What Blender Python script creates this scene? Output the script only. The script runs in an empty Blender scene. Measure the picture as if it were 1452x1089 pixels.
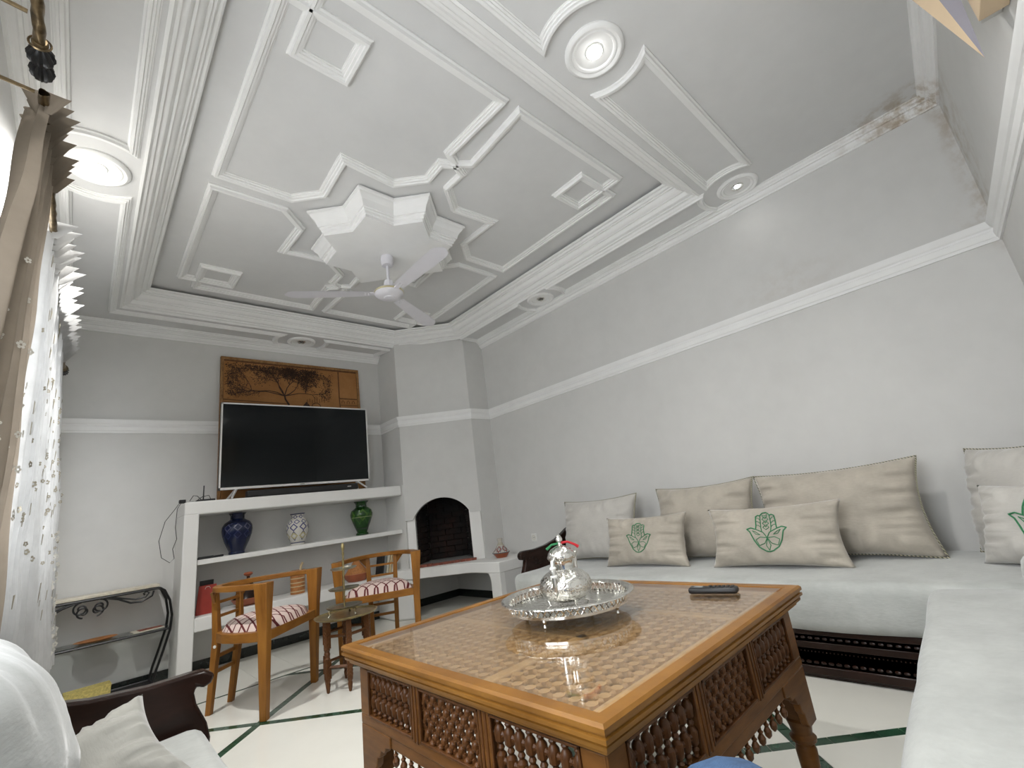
import bpy, bmesh, math, random
from mathutils import Vector, Matrix, noise
random.seed(7)
PI = math.pi
S = bpy.context.scene
COL = S.collection

# ------------------------------------------------------------------ camera
yaw, pitch, roll = math.radians(44.2298), math.radians(14.9103), math.radians(-7.7455)
fwd = Vector((math.sin(yaw)*math.cos(pitch), math.cos(yaw)*math.cos(pitch), math.sin(pitch)))
r0 = Vector((math.cos(yaw), -math.sin(yaw), 0)); u0 = r0.cross(fwd)
rgt = r0*math.cos(roll) + u0*math.sin(roll); upv = -r0*math.sin(roll) + u0*math.cos(roll)
cd = bpy.data.cameras.new('camera'); cam = bpy.data.objects.new('camera', cd); COL.objects.link(cam)
cam.matrix_world = Matrix(((rgt.x, upv.x, -fwd.x, 0), (rgt.y, upv.y, -fwd.y, 0), (rgt.z, upv.z, -fwd.z, 1.05), (0, 0, 0, 1)))
cd.sensor_width = 36; cd.lens = 640.345/1452*36; cd.clip_start = 0.02
S.camera = cam

# ------------------------------------------------------------------ world, daylight, exposure
W = bpy.data.worlds.new('world'); S.world = W; W.use_nodes = True
bg = W.node_tree.nodes['Background']; bg.inputs[0].default_value = (0.90, 0.95, 1.0, 1); bg.inputs[1].default_value = 3.0
S.view_settings.view_transform = 'Standard'; S.view_settings.look = 'None'
S.view_settings.gamma = 1; S.view_settings.use_curve_mapping = False
S.view_settings.exposure = 0.90
DOWNLIGHT_W = 58.0
def area(name, loc, rot, sx, sy, power, col=(1, 1, 1)):
    l = bpy.data.lights.new(name, 'AREA'); l.shape = 'RECTANGLE'; l.size = sx; l.size_y = sy; l.energy = power; l.color = col
    o = bpy.data.objects.new(name, l); COL.objects.link(o); o.location = loc; o.rotation_euler = rot
    return o
# daylight entering through the two windows of the left wall
area('daylight_far_window', (-0.60, 3.25, 1.65), (0, -PI/2, 0), 1.5, 2.3, 28, (0.98, 0.99, 1.0))
area('daylight_near_window', (-0.60, 0.75, 1.65), (0, -PI/2, 0), 1.5, 1.4, 14, (0.98, 0.99, 1.0))

# ------------------------------------------------------------------ materials
def nt(name):
    m = bpy.data.materials.new(name); m.use_nodes = True
    return m, m.node_tree, m.node_tree.nodes['Principled BSDF']
def lk(t, a, b): t.links.new(a, b)
def coords(t, scale=(1, 1, 1), rot=(0, 0, 0), kind='Object'):
    tc = t.nodes.new('ShaderNodeTexCoord'); mp = t.nodes.new('ShaderNodeMapping')
    lk(t, tc.outputs[kind], mp.inputs[0]); mp.inputs['Scale'].default_value = scale; mp.inputs['Rotation'].default_value = rot
    return mp.outputs[0]
def noise_n(t, vec, scale, detail=4, rough=.55):
    n = t.nodes.new('ShaderNodeTexNoise'); n.inputs['Scale'].default_value = scale
    n.inputs['Detail'].default_value = detail; n.inputs['Roughness'].default_value = rough
    if vec is not None: lk(t, vec, n.inputs['Vector'])
    return n.outputs['Fac']
def ramp(t, fac, stops):
    r = t.nodes.new('ShaderNodeValToRGB'); e = r.color_ramp.elements
    while len(e) < len(stops): e.new(0.5)
    for i, (p, c) in enumerate(stops):
        e[i].position = p; e[i].color = (*c, 1) if len(c) == 3 else c
    lk(t, fac, r.inputs[0]); return r.outputs[0]
def math_n(t, op, a, b=None, clamp=False):
    m = t.nodes.new('ShaderNodeMath'); m.operation = op; m.use_clamp = clamp
    for i, v in enumerate((a, b)):
        if v is None: continue
        if isinstance(v, (int, float)): m.inputs[i].default_value = v
        else: lk(t, v, m.inputs[i])
    return m.outputs[0]
def mix_c(t, fac, a, b):
    m = t.nodes.new('ShaderNodeMix'); m.data_type = 'RGBA'
    if isinstance(fac, (int, float)): m.inputs[0].default_value = fac
    else: lk(t, fac, m.inputs[0])
    for i, v in ((6, a), (7, b)):
        if isinstance(v, tuple): m.inputs[i].default_value = (*v, 1) if len(v) == 3 else v
        else: lk(t, v, m.inputs[i])
    return m.outputs[2]
def bump(t, p, h, strength, dist=0.01):
    b = t.nodes.new('ShaderNodeBump'); b.inputs['Strength'].default_value = strength; b.inputs['Distance'].default_value = dist
    lk(t, h, b.inputs['Height']); lk(t, b.outputs[0], p.inputs['Normal'])
def plain(name, col, rough=.5, metal=0, var=.06, vs=8, bmp=0, bs=60, spec=None, sheen=0):
    m, t, p = nt(name)
    v = coords(t); f = noise_n(t, v, vs)
    a = tuple(max(0, c*(1-var)) for c in col); b = tuple(min(1, c*(1+var)) for c in col)
    lk(t, ramp(t, f, [(.3, a), (.7, b)]), p.inputs['Base Color'])
    p.inputs['Roughness'].default_value = rough; p.inputs['Metallic'].default_value = metal
    if spec is not None: p.inputs['Specular IOR Level'].default_value = spec
    if sheen: p.inputs['Sheen Weight'].default_value = sheen; p.inputs['Sheen Roughness'].default_value = .4
    if bmp: bump(t, p, noise_n(t, v, bs, 3), bmp)
    return m
def wood(name, dark, light, scale=(1, 1, 1), gs=14, rough=.38, bmp=.08):
    m, t, p = nt(name)
    v = coords(t, scale); f = noise_n(t, v, gs, 6, .65); g = noise_n(t, coords(t), 3.0, 2)
    f2 = math_n(t, 'ADD', math_n(t, 'MULTIPLY', f, .75), math_n(t, 'MULTIPLY', g, .3))
    lk(t, ramp(t, f2, [(.35, dark), (.68, light)]), p.inputs['Base Color'])
    p.inputs['Roughness'].default_value = rough; p.inputs['Specular IOR Level'].default_value = .28; bump(t, p, f, bmp)
    return m
def stained_plaster(name, col, spots, rough=.75):
    # painted plaster with faint trowel clouds and brown damp stains of their own shape (point, radius, amount)
    m, t, p = nt(name); v = coords(t)
    f = noise_n(t, v, 1.6, 5, .6); f2 = noise_n(t, v, 9, 4)
    c = ramp(t, math_n(t, 'ADD', math_n(t, 'MULTIPLY', f, .7), math_n(t, 'MULTIPLY', f2, .3)),
             [(.32, tuple(x*.945 for x in col)), (.68, tuple(min(1, x*1.035) for x in col))])
    for (pt, rad, amt, sc) in spots:
        d = t.nodes.new('ShaderNodeVectorMath'); d.operation = 'DISTANCE'
        s1 = t.nodes.new('ShaderNodeVectorMath'); s1.operation = 'MULTIPLY'; s1.inputs[1].default_value = sc
        lk(t, v, s1.inputs[0]); lk(t, s1.outputs[0], d.inputs[0]); d.inputs[1].default_value = tuple(a*b for a, b in zip(pt, sc))
        n = noise_n(t, v, 11, 5, .65)
        k = math_n(t, 'SUBTRACT', 1.0, math_n(t, 'DIVIDE', d.outputs['Value'], rad), True)
        k = math_n(t, 'MULTIPLY', k, ramp(t, n, [(.42, (0, 0, 0)), (.62, (1, 1, 1))]))
        c = mix_c(t, math_n(t, 'MULTIPLY', k, amt, True), c, (.30, .20, .09))
    lk(t, c, p.inputs['Base Color']); p.inputs['Roughness'].default_value = rough
    bump(t, p, noise_n(t, v, 35, 5), .05, .004)
    return m

WALLC = (.645, .64, .622)
M = {}
M['wall'] = stained_plaster('wall_paint', WALLC, [((3.745, -.31, 3.0), .55, .5, (1, 6.0, .55)), ((3.745, .75, 2.36), .42, .14, (1, 1, 1.6)), ((3.745, -.31, 2.3), .25, .35, (1, 1.6, 1))])
M['ceil'] = stained_plaster('ceiling_paint', (.67, .67, .665), [((3.72, -.25, 3.15), .30, 1.0, (1, .55, 1))], .7)
M['plaster'] = plain('white_plaster', (.80, .795, .775), .6, var=.03, vs=2, bmp=.05, bs=30)
M['trim'] = stained_plaster('gypsum_trim_paint', (.84, .84, .83), [((3.72, -.25, 3.15), .30, 1.0, (1, .55, 1))], .6)
M['cream_tile'] = plain('cream_floor_tile', (.82, .81, .745), .16, var=.03, vs=2.5)
M['green_tile'] = plain('green_floor_tile', (.020, .065, .035), .12, var=.35, vs=14)
M['grout'] = plain('floor_grout', (.60, .59, .54), .7)
M['black_tile'] = plain('black_skirting_tile', (.012, .016, .014), .25)
M['oak'] = wood('honey_oak', (.18, .066, .009), (.33, .142, .025), (1, 1, .12), 22)
M['oak_flat'] = wood('honey_oak_rail', (.18, .066, .009), (.33, .142, .025), (.25, .25, 1), 22)
M['table_wood'] = wood('carved_table_wood', (.100, .038, .009), (.22, .092, .023), (.2, .2, 1), 26, .36)
M['table_turn'] = wood('turned_table_wood', (.060, .022, .007), (.155, .062, .020), (1, 1, .3), 30, .35)
M['table_edge'] = wood('table_edge_wood', (.15, .060, .009), (.29, .132, .024), (.2, .2, 1), 24, .34)
M['lattice_wood'] = wood('pale_lattice_wood', (.36, .20, .075), (.58, .36, .16), (1, 1, 1), 30, .45)
M['mahogany'] = wood('dark_mahogany', (.012, .006, .004), (.030, .013, .009), (.3, .3, 1), 16, .22, .03)
M['iron'] = plain('black_iron', (.012, .012, .013), .38, .3, bmp=.1, bs=120)
M['black'] = plain('black_plastic', (.010, .010, .011), .4)
M['white_plastic'] = plain('white_plastic', (.78, .78, .75), .35, var=.02)
M['fan_white'] = plain('fan_enamel', (.70, .69, .73), .35, var=.02)
M['gold'] = plain('gold_band', (.62, .56, .36), .35, .5)
M['silver_plastic'] = plain('silver_bezel', (.72, .71, .70), .3, .3, var=.02)
M['brass'] = plain('aged_brass', (.42, .34, .17), .32, .9, var=.3, vs=30, bmp=.15, bs=90)
M['pewter'] = plain('tarnished_silver', (.42, .40, .33), .28, .95, var=.25, vs=25, bmp=.12, bs=90)
M['terracotta'] = plain('terracotta', (.34, .095, .040), .4, var=.15)
M['blueglass'] = None
M['red'] = plain('red_paper', (.33, .030, .018), .45, var=.15)
M['denim'] = plain('blue_denim', (.050, .105, .21), .85, var=.25, vs=40, bmp=.4, bs=350)
M['shoe'] = plain('dark_shoe', (.03, .03, .03), .5)
M['paper'] = plain('cream_paper', (.62, .58, .48), .7)
M['grey_cloth'] = plain('book_grey', (.20, .21, .21), .6)
M['marble'] = plain('cream_marble', (.58, .53, .43), .3, var=.18, vs=25)
M['cork'] = plain('yellow_cork', (.52, .43, .14), .8, var=.3, vs=70, bmp=.3, bs=120)
M['wicker'] = plain('cane', (.42, .17, .05), .5, var=.25, vs=60)
M['pale_wood'] = plain('pale_wood', (.62, .48, .28), .5)
M['ash'] = plain('grey_ash', (.22, .22, .21), .95, var=.3, vs=30, bmp=.5, bs=60)
M['bed_white'] = None
def silver():
    m, t, p = nt('polished_silver'); v = coords(t)
    p.inputs['Metallic'].default_value = 1; p.inputs['Base Color'].default_value = (.80, .79, .75, 1); p.inputs['Roughness'].default_value = .13
    w = t.nodes.new('ShaderNodeTexVoronoi'); w.inputs['Scale'].default_value = 75; w.feature = 'DISTANCE_TO_EDGE'; lk(t, v, w.inputs['Vector'])
    bump(t, p, math_n(t, 'ADD', w.outputs['Distance'], noise_n(t, v, 45, 3)), .75, .004); return m
M['silver'] = silver()
def smooth_silver():
    m, t, p = nt('plain_silver'); p.inputs['Metallic'].default_value = 1; p.inputs['Base Color'].default_value = (.80, .79, .75, 1); p.inputs['Roughness'].default_value = .12
    bump(t, p, noise_n(t, coords(t), 30, 2), .08, .004); return m
M['silver_plain'] = smooth_silver()
def brick(name, dark, light):
    m, t, p = nt(name); v = coords(t); f = noise_n(t, v, 18, 5, .7); g = noise_n(t, v, 3.5, 3)
    c = ramp(t, f, [(.3, dark), (.7, light)])
    lk(t, mix_c(t, ramp(t, g, [(.38, (0, 0, 0)), (.6, (1, 1, 1))]), (.006, .005, .005), c), p.inputs['Base Color'])
    p.inputs['Roughness'].default_value = .95; bump(t, p, f, .6, .006); return m
M['firebrick'] = brick('sooty_firebrick', (.007, .004, .0035), (.030, .012, .008))
M['bronze'] = plain('dark_bronze', (.17, .125, .07), .32, .85, var=.45, vs=40)
M['board_dark'] = plain('dark_tray_board', (.022, .009, .004), .6, var=.2)
M['soot'] = plain('black_soot', (.006, .0055, .005), .95, bmp=.4, bs=40)
M['hearthbrick'] = plain('red_hearth_brick', (.24, .075, .050), .85, var=.35, vs=25, bmp=.4, bs=60)
def velvet(name, col, var=.10, sheen=.6):
    m, t, p = nt(name); v = coords(t); f = noise_n(t, v, 5, 4, .6); g = noise_n(t, coords(t, (1, 1, 3)), 40, 3)
    lk(t, ramp(t, math_n(t, 'ADD', math_n(t, 'MULTIPLY', f, .8), math_n(t, 'MULTIPLY', g, .2)), [(.3, tuple(c*(1-var) for c in col)), (.7, tuple(min(1, c*(1+var)) for c in col))]), p.inputs['Base Color'])
    p.inputs['Roughness'].default_value = .75; p.inputs['Sheen Weight'].default_value = sheen; p.inputs['Sheen Roughness'].default_value = .35
    p.inputs['Specular IOR Level'].default_value = .25
    bump(t, p, math_n(t, 'ADD', f, math_n(t, 'MULTIPLY', g, .25)), .35, .012); return m
M['velvet'] = velvet('beige_velvet', (.43, .39, .33), .16)
M['velvet_light'] = velvet('pale_velvet', (.52, .50, .465), .10)
M['mattress'] = velvet('pearl_velour', (.455, .468, .448), .16)
M['cushion_grey'] = velvet('grey_velour', (.33, .325, .295), .08)
M['cushion_white'] = velvet('white_velour', (.385, .40, .39), .07)
def rope():
    m, t, p = nt('twisted_cord'); w = t.nodes.new('ShaderNodeTexWave'); w.wave_type = 'BANDS'; w.bands_direction = 'DIAGONAL'
    w.inputs['Scale'].default_value = 38; lk(t, coords(t), w.inputs['Vector'])
    lk(t, ramp(t, w.outputs['Fac'], [(.42, (.06, .065, .04)), (.55, (.50, .46, .34))]), p.inputs['Base Color']); p.inputs['Roughness'].default_value = .6; return m
M['rope'] = rope()
M['green_thread'] = plain('green_thread', (.035, .20, .085), .6, var=.2, vs=90)
def lattice_fabric():
    m, t, p = nt('red_lattice_upholstery')
    tc = t.nodes.new('ShaderNodeTexCoord'); sx = t.nodes.new('ShaderNodeSeparateXYZ'); lk(t, tc.outputs['UV'], sx.inputs[0])
    out = None
    for sg in (1, -1):
        a = math_n(t, 'ADD' if sg > 0 else 'SUBTRACT', math_n(t, 'MULTIPLY', sx.outputs[0], 12.5), math_n(t, 'MULTIPLY', sx.outputs[1], 12.5))
        fr = math_n(t, 'ABSOLUTE', math_n(t, 'SUBTRACT', math_n(t, 'FRACT', a), .5))
        q = math_n(t, 'LESS_THAN', fr, .09)
        out = q if out is None else math_n(t, 'MAXIMUM', out, q)
    lk(t, mix_c(t, out, (.66, .53, .48), (.115, .012, .014)), p.inputs['Base Color'])
    p.inputs['Roughness'].default_value = .8; bump(t, p, noise_n(t, coords(t), 220, 2), .15, .003); return m
M['lattice_fabric'] = lattice_fabric()
def pane(name, tint=(1, 1, 1), rough=.02, f0=.04):
    # clear sheet: transparent, with a facing-dependent mirror reflection on both faces
    m, t, p = nt(name); t.nodes.remove(p)
    o = t.nodes['Material Output']; tr = t.nodes.new('ShaderNodeBsdfTransparent'); g = t.nodes.new('ShaderNodeBsdfGlossy'); lw = t.nodes.new('ShaderNodeLayerWeight'); mx = t.nodes.new('ShaderNodeMixShader')
    tr.inputs[0].default_value = (*tint, 1); g.inputs['Roughness'].default_value = rough; lw.inputs[0].default_value = .5
    fac = math_n(t, 'ADD', f0, math_n(t, 'MULTIPLY', math_n(t, 'POWER', lw.outputs['Facing'], 4.0), 1-f0), True)
    lk(t, fac, mx.inputs[0]); lk(t, tr.outputs[0], mx.inputs[1]); lk(t, g.outputs[0], mx.inputs[2]); lk(t, mx.outputs[0], o.inputs[0]); return m
M['glass'] = pane('window_glass'); M['table_glass'] = pane('table_glass', (.98, .985, .98), .012, .016); M['shelf_glass'] = pane('shelf_glass', (.75, .78, .77), .03, .06)
def sheer(name, col, transp, transl, var=.08):
    m, t, p = nt(name); o = t.nodes['Material Output']; v = coords(t)
    p.inputs['Roughness'].default_value = .85; p.inputs['Specular IOR Level'].default_value = .1
    c = ramp(t, noise_n(t, v, 12, 4), [(.3, tuple(x*(1-var) for x in col)), (.7, tuple(min(1, x*(1+var)) for x in col))]); lk(t, c, p.inputs['Base Color'])
    tl = t.nodes.new('ShaderNodeBsdfTranslucent'); lk(t, c, tl.inputs[0]); tr = t.nodes.new('ShaderNodeBsdfTransparent')
    m1 = t.nodes.new('ShaderNodeMixShader'); m1.inputs[0].default_value = transl; lk(t, p.outputs[0], m1.inputs[1]); lk(t, tl.outputs[0], m1.inputs[2])
    m2 = t.nodes.new('ShaderNodeMixShader'); m2.inputs[0].default_value = transp; lk(t, m1.outputs[0], m2.inputs[1]); lk(t, tr.outputs[0], m2.inputs[2])
    lk(t, m2.outputs[0], o.inputs[0]); return m
M['sheer_white'] = sheer('white_sheer', (.52, .52, .515), .05, .16)
M['sheer_taupe'] = sheer('taupe_sheer', (.30, .255, .205), .02, .20)
M['lace'] = plain('lace_thread', (.34, .31, .24), .7)
M['lace_pale'] = plain('pale_lace_thread', (.66, .64, .58), .7)
def screen():
    m, t, p = nt('dark_screen'); p.inputs['Base Color'].default_value = (.004, .006, .007, 1); p.inputs['Roughness'].default_value = .10
    p.inputs['Specular IOR Level'].default_value = .25; return m
M['screen'] = screen()
def emit(name, col, st):
    m, t, p = nt(name); p.inputs['Base Color'].default_value = (*col, 1); p.inputs['Emission Color'].default_value = (*col, 1); p.inputs['Emission Strength'].default_value = st; return m
M['bulb_on'] = emit('lit_bulb', (1, .98, .95), 12)
M['bulb_small'] = emit('lit_small_bulb', (.9, .95, 1.0), 9)
M['bulb_off'] = plain('unlit_bulb', (.50, .48, .44), .15, .7)
def glaze(name, base, pat, bands, scale, rough=.12):
    # glazed ceramic: base glaze with a painted band of petals between two heights (fractions of z in metres)
    m, t, p = nt(name); tc = t.nodes.new('ShaderNodeTexCoord'); s = t.nodes.new('ShaderNodeSeparateXYZ'); lk(t, tc.outputs['Object'], s.inputs[0])
    an = t.nodes.new('ShaderNodeMath'); an.operation = 'ARCTAN2'; lk(t, s.outputs[1], an.inputs[0]); lk(t, s.outputs[0], an.inputs[1])
    c = base if not isinstance(base, tuple) else base
    col = None
    for (z0, z1, n, colr, wid) in bands:
        ph = math_n(t, 'MULTIPLY', an.outputs[0], n/(2*PI))
        zz = math_n(t, 'DIVIDE', math_n(t, 'SUBTRACT', s.outputs[2], z0), z1-z0)
        tri = math_n(t, 'ABSOLUTE', math_n(t, 'SUBTRACT', math_n(t, 'FRACT', ph), .5))
        d = math_n(t, 'ADD', math_n(t, 'MULTIPLY', tri, 2.0), math_n(t, 'MULTIPLY', math_n(t, 'ABSOLUTE', math_n(t, 'SUBTRACT', zz, .5)), 2.0))
        ring = math_n(t, 'LESS_THAN', math_n(t, 'ABSOLUTE', math_n(t, 'SUBTRACT', d, .72)), wid)
        inb = math_n(t, 'MULTIPLY', math_n(t, 'GREATER_THAN', zz, 0), math_n(t, 'LESS_THAN', zz, 1))
        k = math_n(t, 'MULTIPLY', ring, inb)
        col = mix_c(t, k, col if col is not None else c, colr)
    n_ = noise_n(t, tc.outputs['Object'], 20, 3)
    col = mix_c(t, math_n(t, 'MULTIPLY', n_, .3), col, tuple(x*.45 for x in pat))
    lk(t, col, p.inputs['Base Color']); p.inputs['Roughness'].default_value = rough; return m
M['vase_blue'] = glaze('cobalt_glaze', (.006, .011, .045), (.01, .015, .05), [(.20, .285, 9, (.075, .08, .14), .14), (.13, .22, 9, (.03, .04, .11), .10), (.283, .290, 1, (.004, .006, .02), 9)], 1)
M['vase_white'] = glaze('painted_majolica', (.62, .60, .55), (.6, .58, .55), [(.03, .15, 7, (.03, .035, .16), .11), (.05, .13, 7, (.45, .40, .20), .20), (.13, .22, 7, (.035, .04, .18), .16), (.20, .255, 8, (.04, .05, .2), .16), (.255, .30, 7, (.03, .035, .16), .2), (.018, .028, 1, (.02, .025, .1), 9), (.300, .312, 1, (.02, .025, .1), 9)], 1)
M['vase_green'] = glaze('green_glaze', (.010, .055, .008), (.01, .05, .01), [(.14, .30, 5, (.06, .145, .02), .16), (.10, .26, 7, (.03, .11, .012), .10), (.192, .198, 1, (.28, .36, .16), 9), (.06, .08, 1, (.006, .03, .006), 9), (.315, .325, 1, (.006, .03, .006), 9)], 1)
M['tajine_paint'] = glaze('painted_tajine', (.55, .52, .46), (.5, .4, .35), [(.055, .13, 6, (.30, .06, .05), .2), (.055, .13, 12, (.10, .14, .20), .12), (.13, .16, 1, (.45, .42, .34), 9), (.05, .058, 1, (.07, .09, .13), 9)], 1, .25)
def tapestry():
    m, t, p = nt('brown_printed_canvas'); v = coords(t)
    f = noise_n(t, v, 2.2, 4, .6); g = noise_n(t, coords(t, (1, 1, 1)), 60, 3)
    c = ramp(t, f, [(.3, (.26, .108, .028)), (.7, (.45, .215, .070))])
    lk(t, mix_c(t, math_n(t, 'MULTIPLY', g, .25), c, (.10, .04, .01)), p.inputs['Base Color']); p.inputs['Roughness'].default_value = .8; return m
M['canvas'] = tapestry()
M['ink'] = plain('dark_brown_ink', (.035, .016, .007), .8, var=.4, vs=30)
M['ink_soft'] = plain('mid_brown_ink', (.12, .050, .016), .8, var=.3, vs=30)
M['frame_gold'] = wood('worn_gilt_frame', (.16, .07, .025), (.36, .20, .08), (1, 1, 1), 30, .5)
M['sconce_cream'] = plain('cream_sconce', (.62, .48, .32), .6, var=.05)
M['sconce_grey'] = plain('grey_sconce', (.27, .26, .30), .6, var=.05)
M['sconce_white'] = plain('white_sconce', (.66, .65, .62), .6, var=.05)

# ------------------------------------------------------------------ mesh helpers
class MB:
    def __init__(s): s.v = []; s.f = []; s.uv = None
    def add(s, vs, fs):
        o = len(s.v); s.v += [tuple(v) for v in vs]; s.f += [tuple(i+o for i in f) for f in fs]; return s
    def box(s, x0, x1, y0, y1, z0, z1):
        x0, x1 = min(x0, x1), max(x0, x1); y0, y1 = min(y0, y1), max(y0, y1)
        return s.add([(x0, y0, z0), (x1, y0, z0), (x1, y1, z0), (x0, y1, z0), (x0, y0, z1), (x1, y0, z1), (x1, y1, z1), (x0, y1, z1)],
                     [(0, 3, 2, 1), (4, 5, 6, 7), (0, 1, 5, 4), (1, 2, 6, 5), (2, 3, 7, 6), (3, 0, 4, 7)])
    def prism(s, poly, z0, z1):   # polygon (ccw) in xy
        n = len(poly)
        return s.add([(x, y, z0) for x, y in poly]+[(x, y, z1) for x, y in poly],
                     [tuple(range(n-1, -1, -1)), tuple(range(n, 2*n))]+[(i, (i+1) % n, n+(i+1) % n, n+i) for i in range(n)])
    def slab(s, poly, fn, a, b):  # polygon (p,q) extruded between a and b, fn(p,q,w)->xyz
        n = len(poly)
        return s.add([fn(p, q, a) for p, q in poly]+[fn(p, q, b) for p, q in poly],
                     [tuple(range(n-1, -1, -1)), tuple(range(n, 2*n))]+[(i, (i+1) % n, n+(i+1) % n, n+i) for i in range(n)])
    def lathe(s, prof, seg=24, c=(0, 0), axis='z', cap=True):
        vs = []; fs = []; n = len(prof)
        for k in range(seg):
            a = 2*PI*k/seg; ca, sa = math.cos(a), math.sin(a)
            for r, z in prof:
                vs.append((c[0]+r*ca, c[1]+r*sa, z))
        for k in range(seg):
            k2 = (k+1) % seg
            for i in range(n-1): fs.append((k*n+i, k2*n+i, k2*n+i+1, k*n+i+1))
        if cap:
            if prof[0][0] > 1e-5: fs.append(tuple(k*n for k in range(seg-1, -1, -1)))
            if prof[-1][0] > 1e-5: fs.append(tuple(k*n+n-1 for k in range(seg)))
        return s.add(vs, fs)
    def tube(s, pts, r, seg=8, close=False, flat=1.0):
        pts = [Vector(p) for p in pts]; n = len(pts); rs = r if isinstance(r, (list, tuple)) else [r]*n
        vs = []; fs = []; up = None
        for i, p in enumerate(pts):
            a = pts[i-1] if (i > 0 or close) else p; b = pts[(i+1) % n] if (i < n-1 or close) else p
            d = (b-a).normalized()
            if up is None:
                up = Vector((0, 0, 1)) if abs(d.z) < .9 else Vector((1, 0, 0))
            x = d.cross(up)
            if x.length < 1e-4: x = d.orthogonal()
            x.normalize(); y = x.cross(d).normalized(); up = y
            for k in range(seg):
                t = 2*PI*k/seg; vs.append(p + x*(math.cos(t)*rs[i]) + y*(math.sin(t)*rs[i]*flat))
        m = n if close else n-1
        for i in range(m):
            j = (i+1) % n
            for k in range(seg):
                k2 = (k+1) % seg; fs.append((i*seg+k, i*seg+k2, j*seg+k2, j*seg+k))
        if not close: fs += [tuple(range(seg-1, -1, -1)), tuple((n-1)*seg+k for k in range(seg))]
        return s.add(vs, fs)
    def sweep(s, path, prof, close=True):  # path of (x,y); prof closed list (offset to the left of travel, z)
        n = len(path); P = [Vector((p[0], p[1])) for p in path]; m = len(prof); vs = []; fs = []
        for i in range(n):
            if close or 0 < i < n-1:
                d1 = (P[i]-P[i-1]).normalized(); d2 = (P[(i+1) % n]-P[i]).normalized()
            elif i == 0: d1 = d2 = (P[1]-P[0]).normalized()
            else: d1 = d2 = (P[i]-P[i-1]).normalized()
            n1 = Vector((-d1.y, d1.x)); n2 = Vector((-d2.y, d2.x)); mt = n1+n2
            if mt.length < 1e-4: mt = n1
            mt.normalize(); k = 1/max(.3, mt.dot(n1))
            for o, z in prof: q = P[i]+mt*(o*k); vs.append((q.x, q.y, z))
        for i in range(n if close else n-1):
            j = (i+1) % n
            for a in range(m):
                b = (a+1) % m; fs.append((i*m+a, j*m+a, j*m+b, i*m+b))
        if not close: fs += [tuple(range(m)), tuple((n-1)*m+a for a in range(m-1, -1, -1))]
        return s.add(vs, fs)
    def ball(s, c, rx, ry=None, rz=None, seg=8, ring=5):
        ry = ry or rx; rz = rz or rx; vs = [(c[0], c[1], c[2]-rz)]; fs = []
        for i in range(1, ring):
            t = -PI/2+PI*i/ring
            for k in range(seg):
                a = 2*PI*k/seg; vs.append((c[0]+rx*math.cos(t)*math.cos(a), c[1]+ry*math.cos(t)*math.sin(a), c[2]+rz*math.sin(t)))
        vs.append((c[0], c[1], c[2]+rz)); L = len(vs)-1
        for k in range(seg):
            k2 = (k+1) % seg; fs.append((0, 1+k2, 1+k)); fs.append((L, L-seg+k, L-seg+k2))
            for i in range(ring-2): fs.append((1+i*seg+k, 1+i*seg+k2, 1+(i+1)*seg+k2, 1+(i+1)*seg+k))
        return s.add(vs, fs)
    def grid(s, nu, nv, fn, wrap=False):
        vs = [fn(i/(nu-(0 if wrap else 1)) if not wrap else i/nu, j/(nv-1)) for i in range(nu) for j in range(nv)]
        fs = [(i*nv+j, ((i+1) % nu)*nv+j, ((i+1) % nu)*nv+j+1, i*nv+j+1) for i in range(nu if wrap else nu-1) for j in range(nv-1)]
        return s.add(vs, fs)
    def xf(s, m):
        s.v = [tuple(m @ Vector(v)) for v in s.v]; return s
    def mesh(s, name, mat, smooth=35):
        me = bpy.data.meshes.new(name); me.from_pydata(s.v, [], s.f); me.update()
        bm = bmesh.new(); bm.from_mesh(me); bmesh.ops.recalc_face_normals(bm, faces=bm.faces); bm.to_mesh(me); bm.free()
        if smooth:
            me.polygons.foreach_set('use_smooth', [True]*len(me.polygons)); me.set_sharp_from_angle(angle=math.radians(smooth))
        me.materials.append(M[mat] if isinstance(mat, str) else mat)
        if s.uv:
            ul = me.uv_layers.new(name='UVMap')
            for li, l in enumerate(me.loops): ul.data[li].uv = s.uv(me.vertices[l.vertex_index].co)
        return me
    def build(s, name, mat, parent=None, smooth=35, bev=0):
        o = bpy.data.objects.new(name, s.mesh(name, mat, smooth)); COL.objects.link(o)
        if parent is not None: o.parent = parent
        if bev:
            b = o.modifiers.new('bevel', 'BEVEL'); b.width = bev; b.segments = 2; b.limit_method = 'ANGLE'; b.angle_limit = math.radians(40)
        return o
def inst(name, me, parent, mat4=None):
    o = bpy.data.objects.new(name, me); COL.objects.link(o)
    if parent is not None: o.parent = parent
    if mat4 is not None: o.matrix_local = mat4
    return o
def tag(o, label, cat=None, group=None, kind=None):
    if label: o['label'] = label
    if cat: o['category'] = cat
    if group: o['group'] = group
    if kind: o['kind'] = kind
    return o
def thing(name, label, cat, loc=(0, 0, 0), rz=0, group=None):
    o = bpy.data.objects.new(name, None); COL.objects.link(o); o.empty_display_size = .1
    o.location = loc; o.rotation_euler = (0, 0, rz); return tag(o, label, cat, group)
def struct(o): o['kind'] = 'structure'; return o
def T(x, y, z): return Matrix.Translation((x, y, z))
def RZ(a): return Matrix.Rotation(a, 4, 'Z')
def RX(a): return Matrix.Rotation(a, 4, 'X')
def RY(a): return Matrix.Rotation(a, 4, 'Y')
def arc(c, r, a0, a1, n=14): return [(c[0]+r*math.cos(a0+(a1-a0)*i/n), c[1]+r*math.sin(a0+(a1-a0)*i/n)) for i in range(n+1)]

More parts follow.
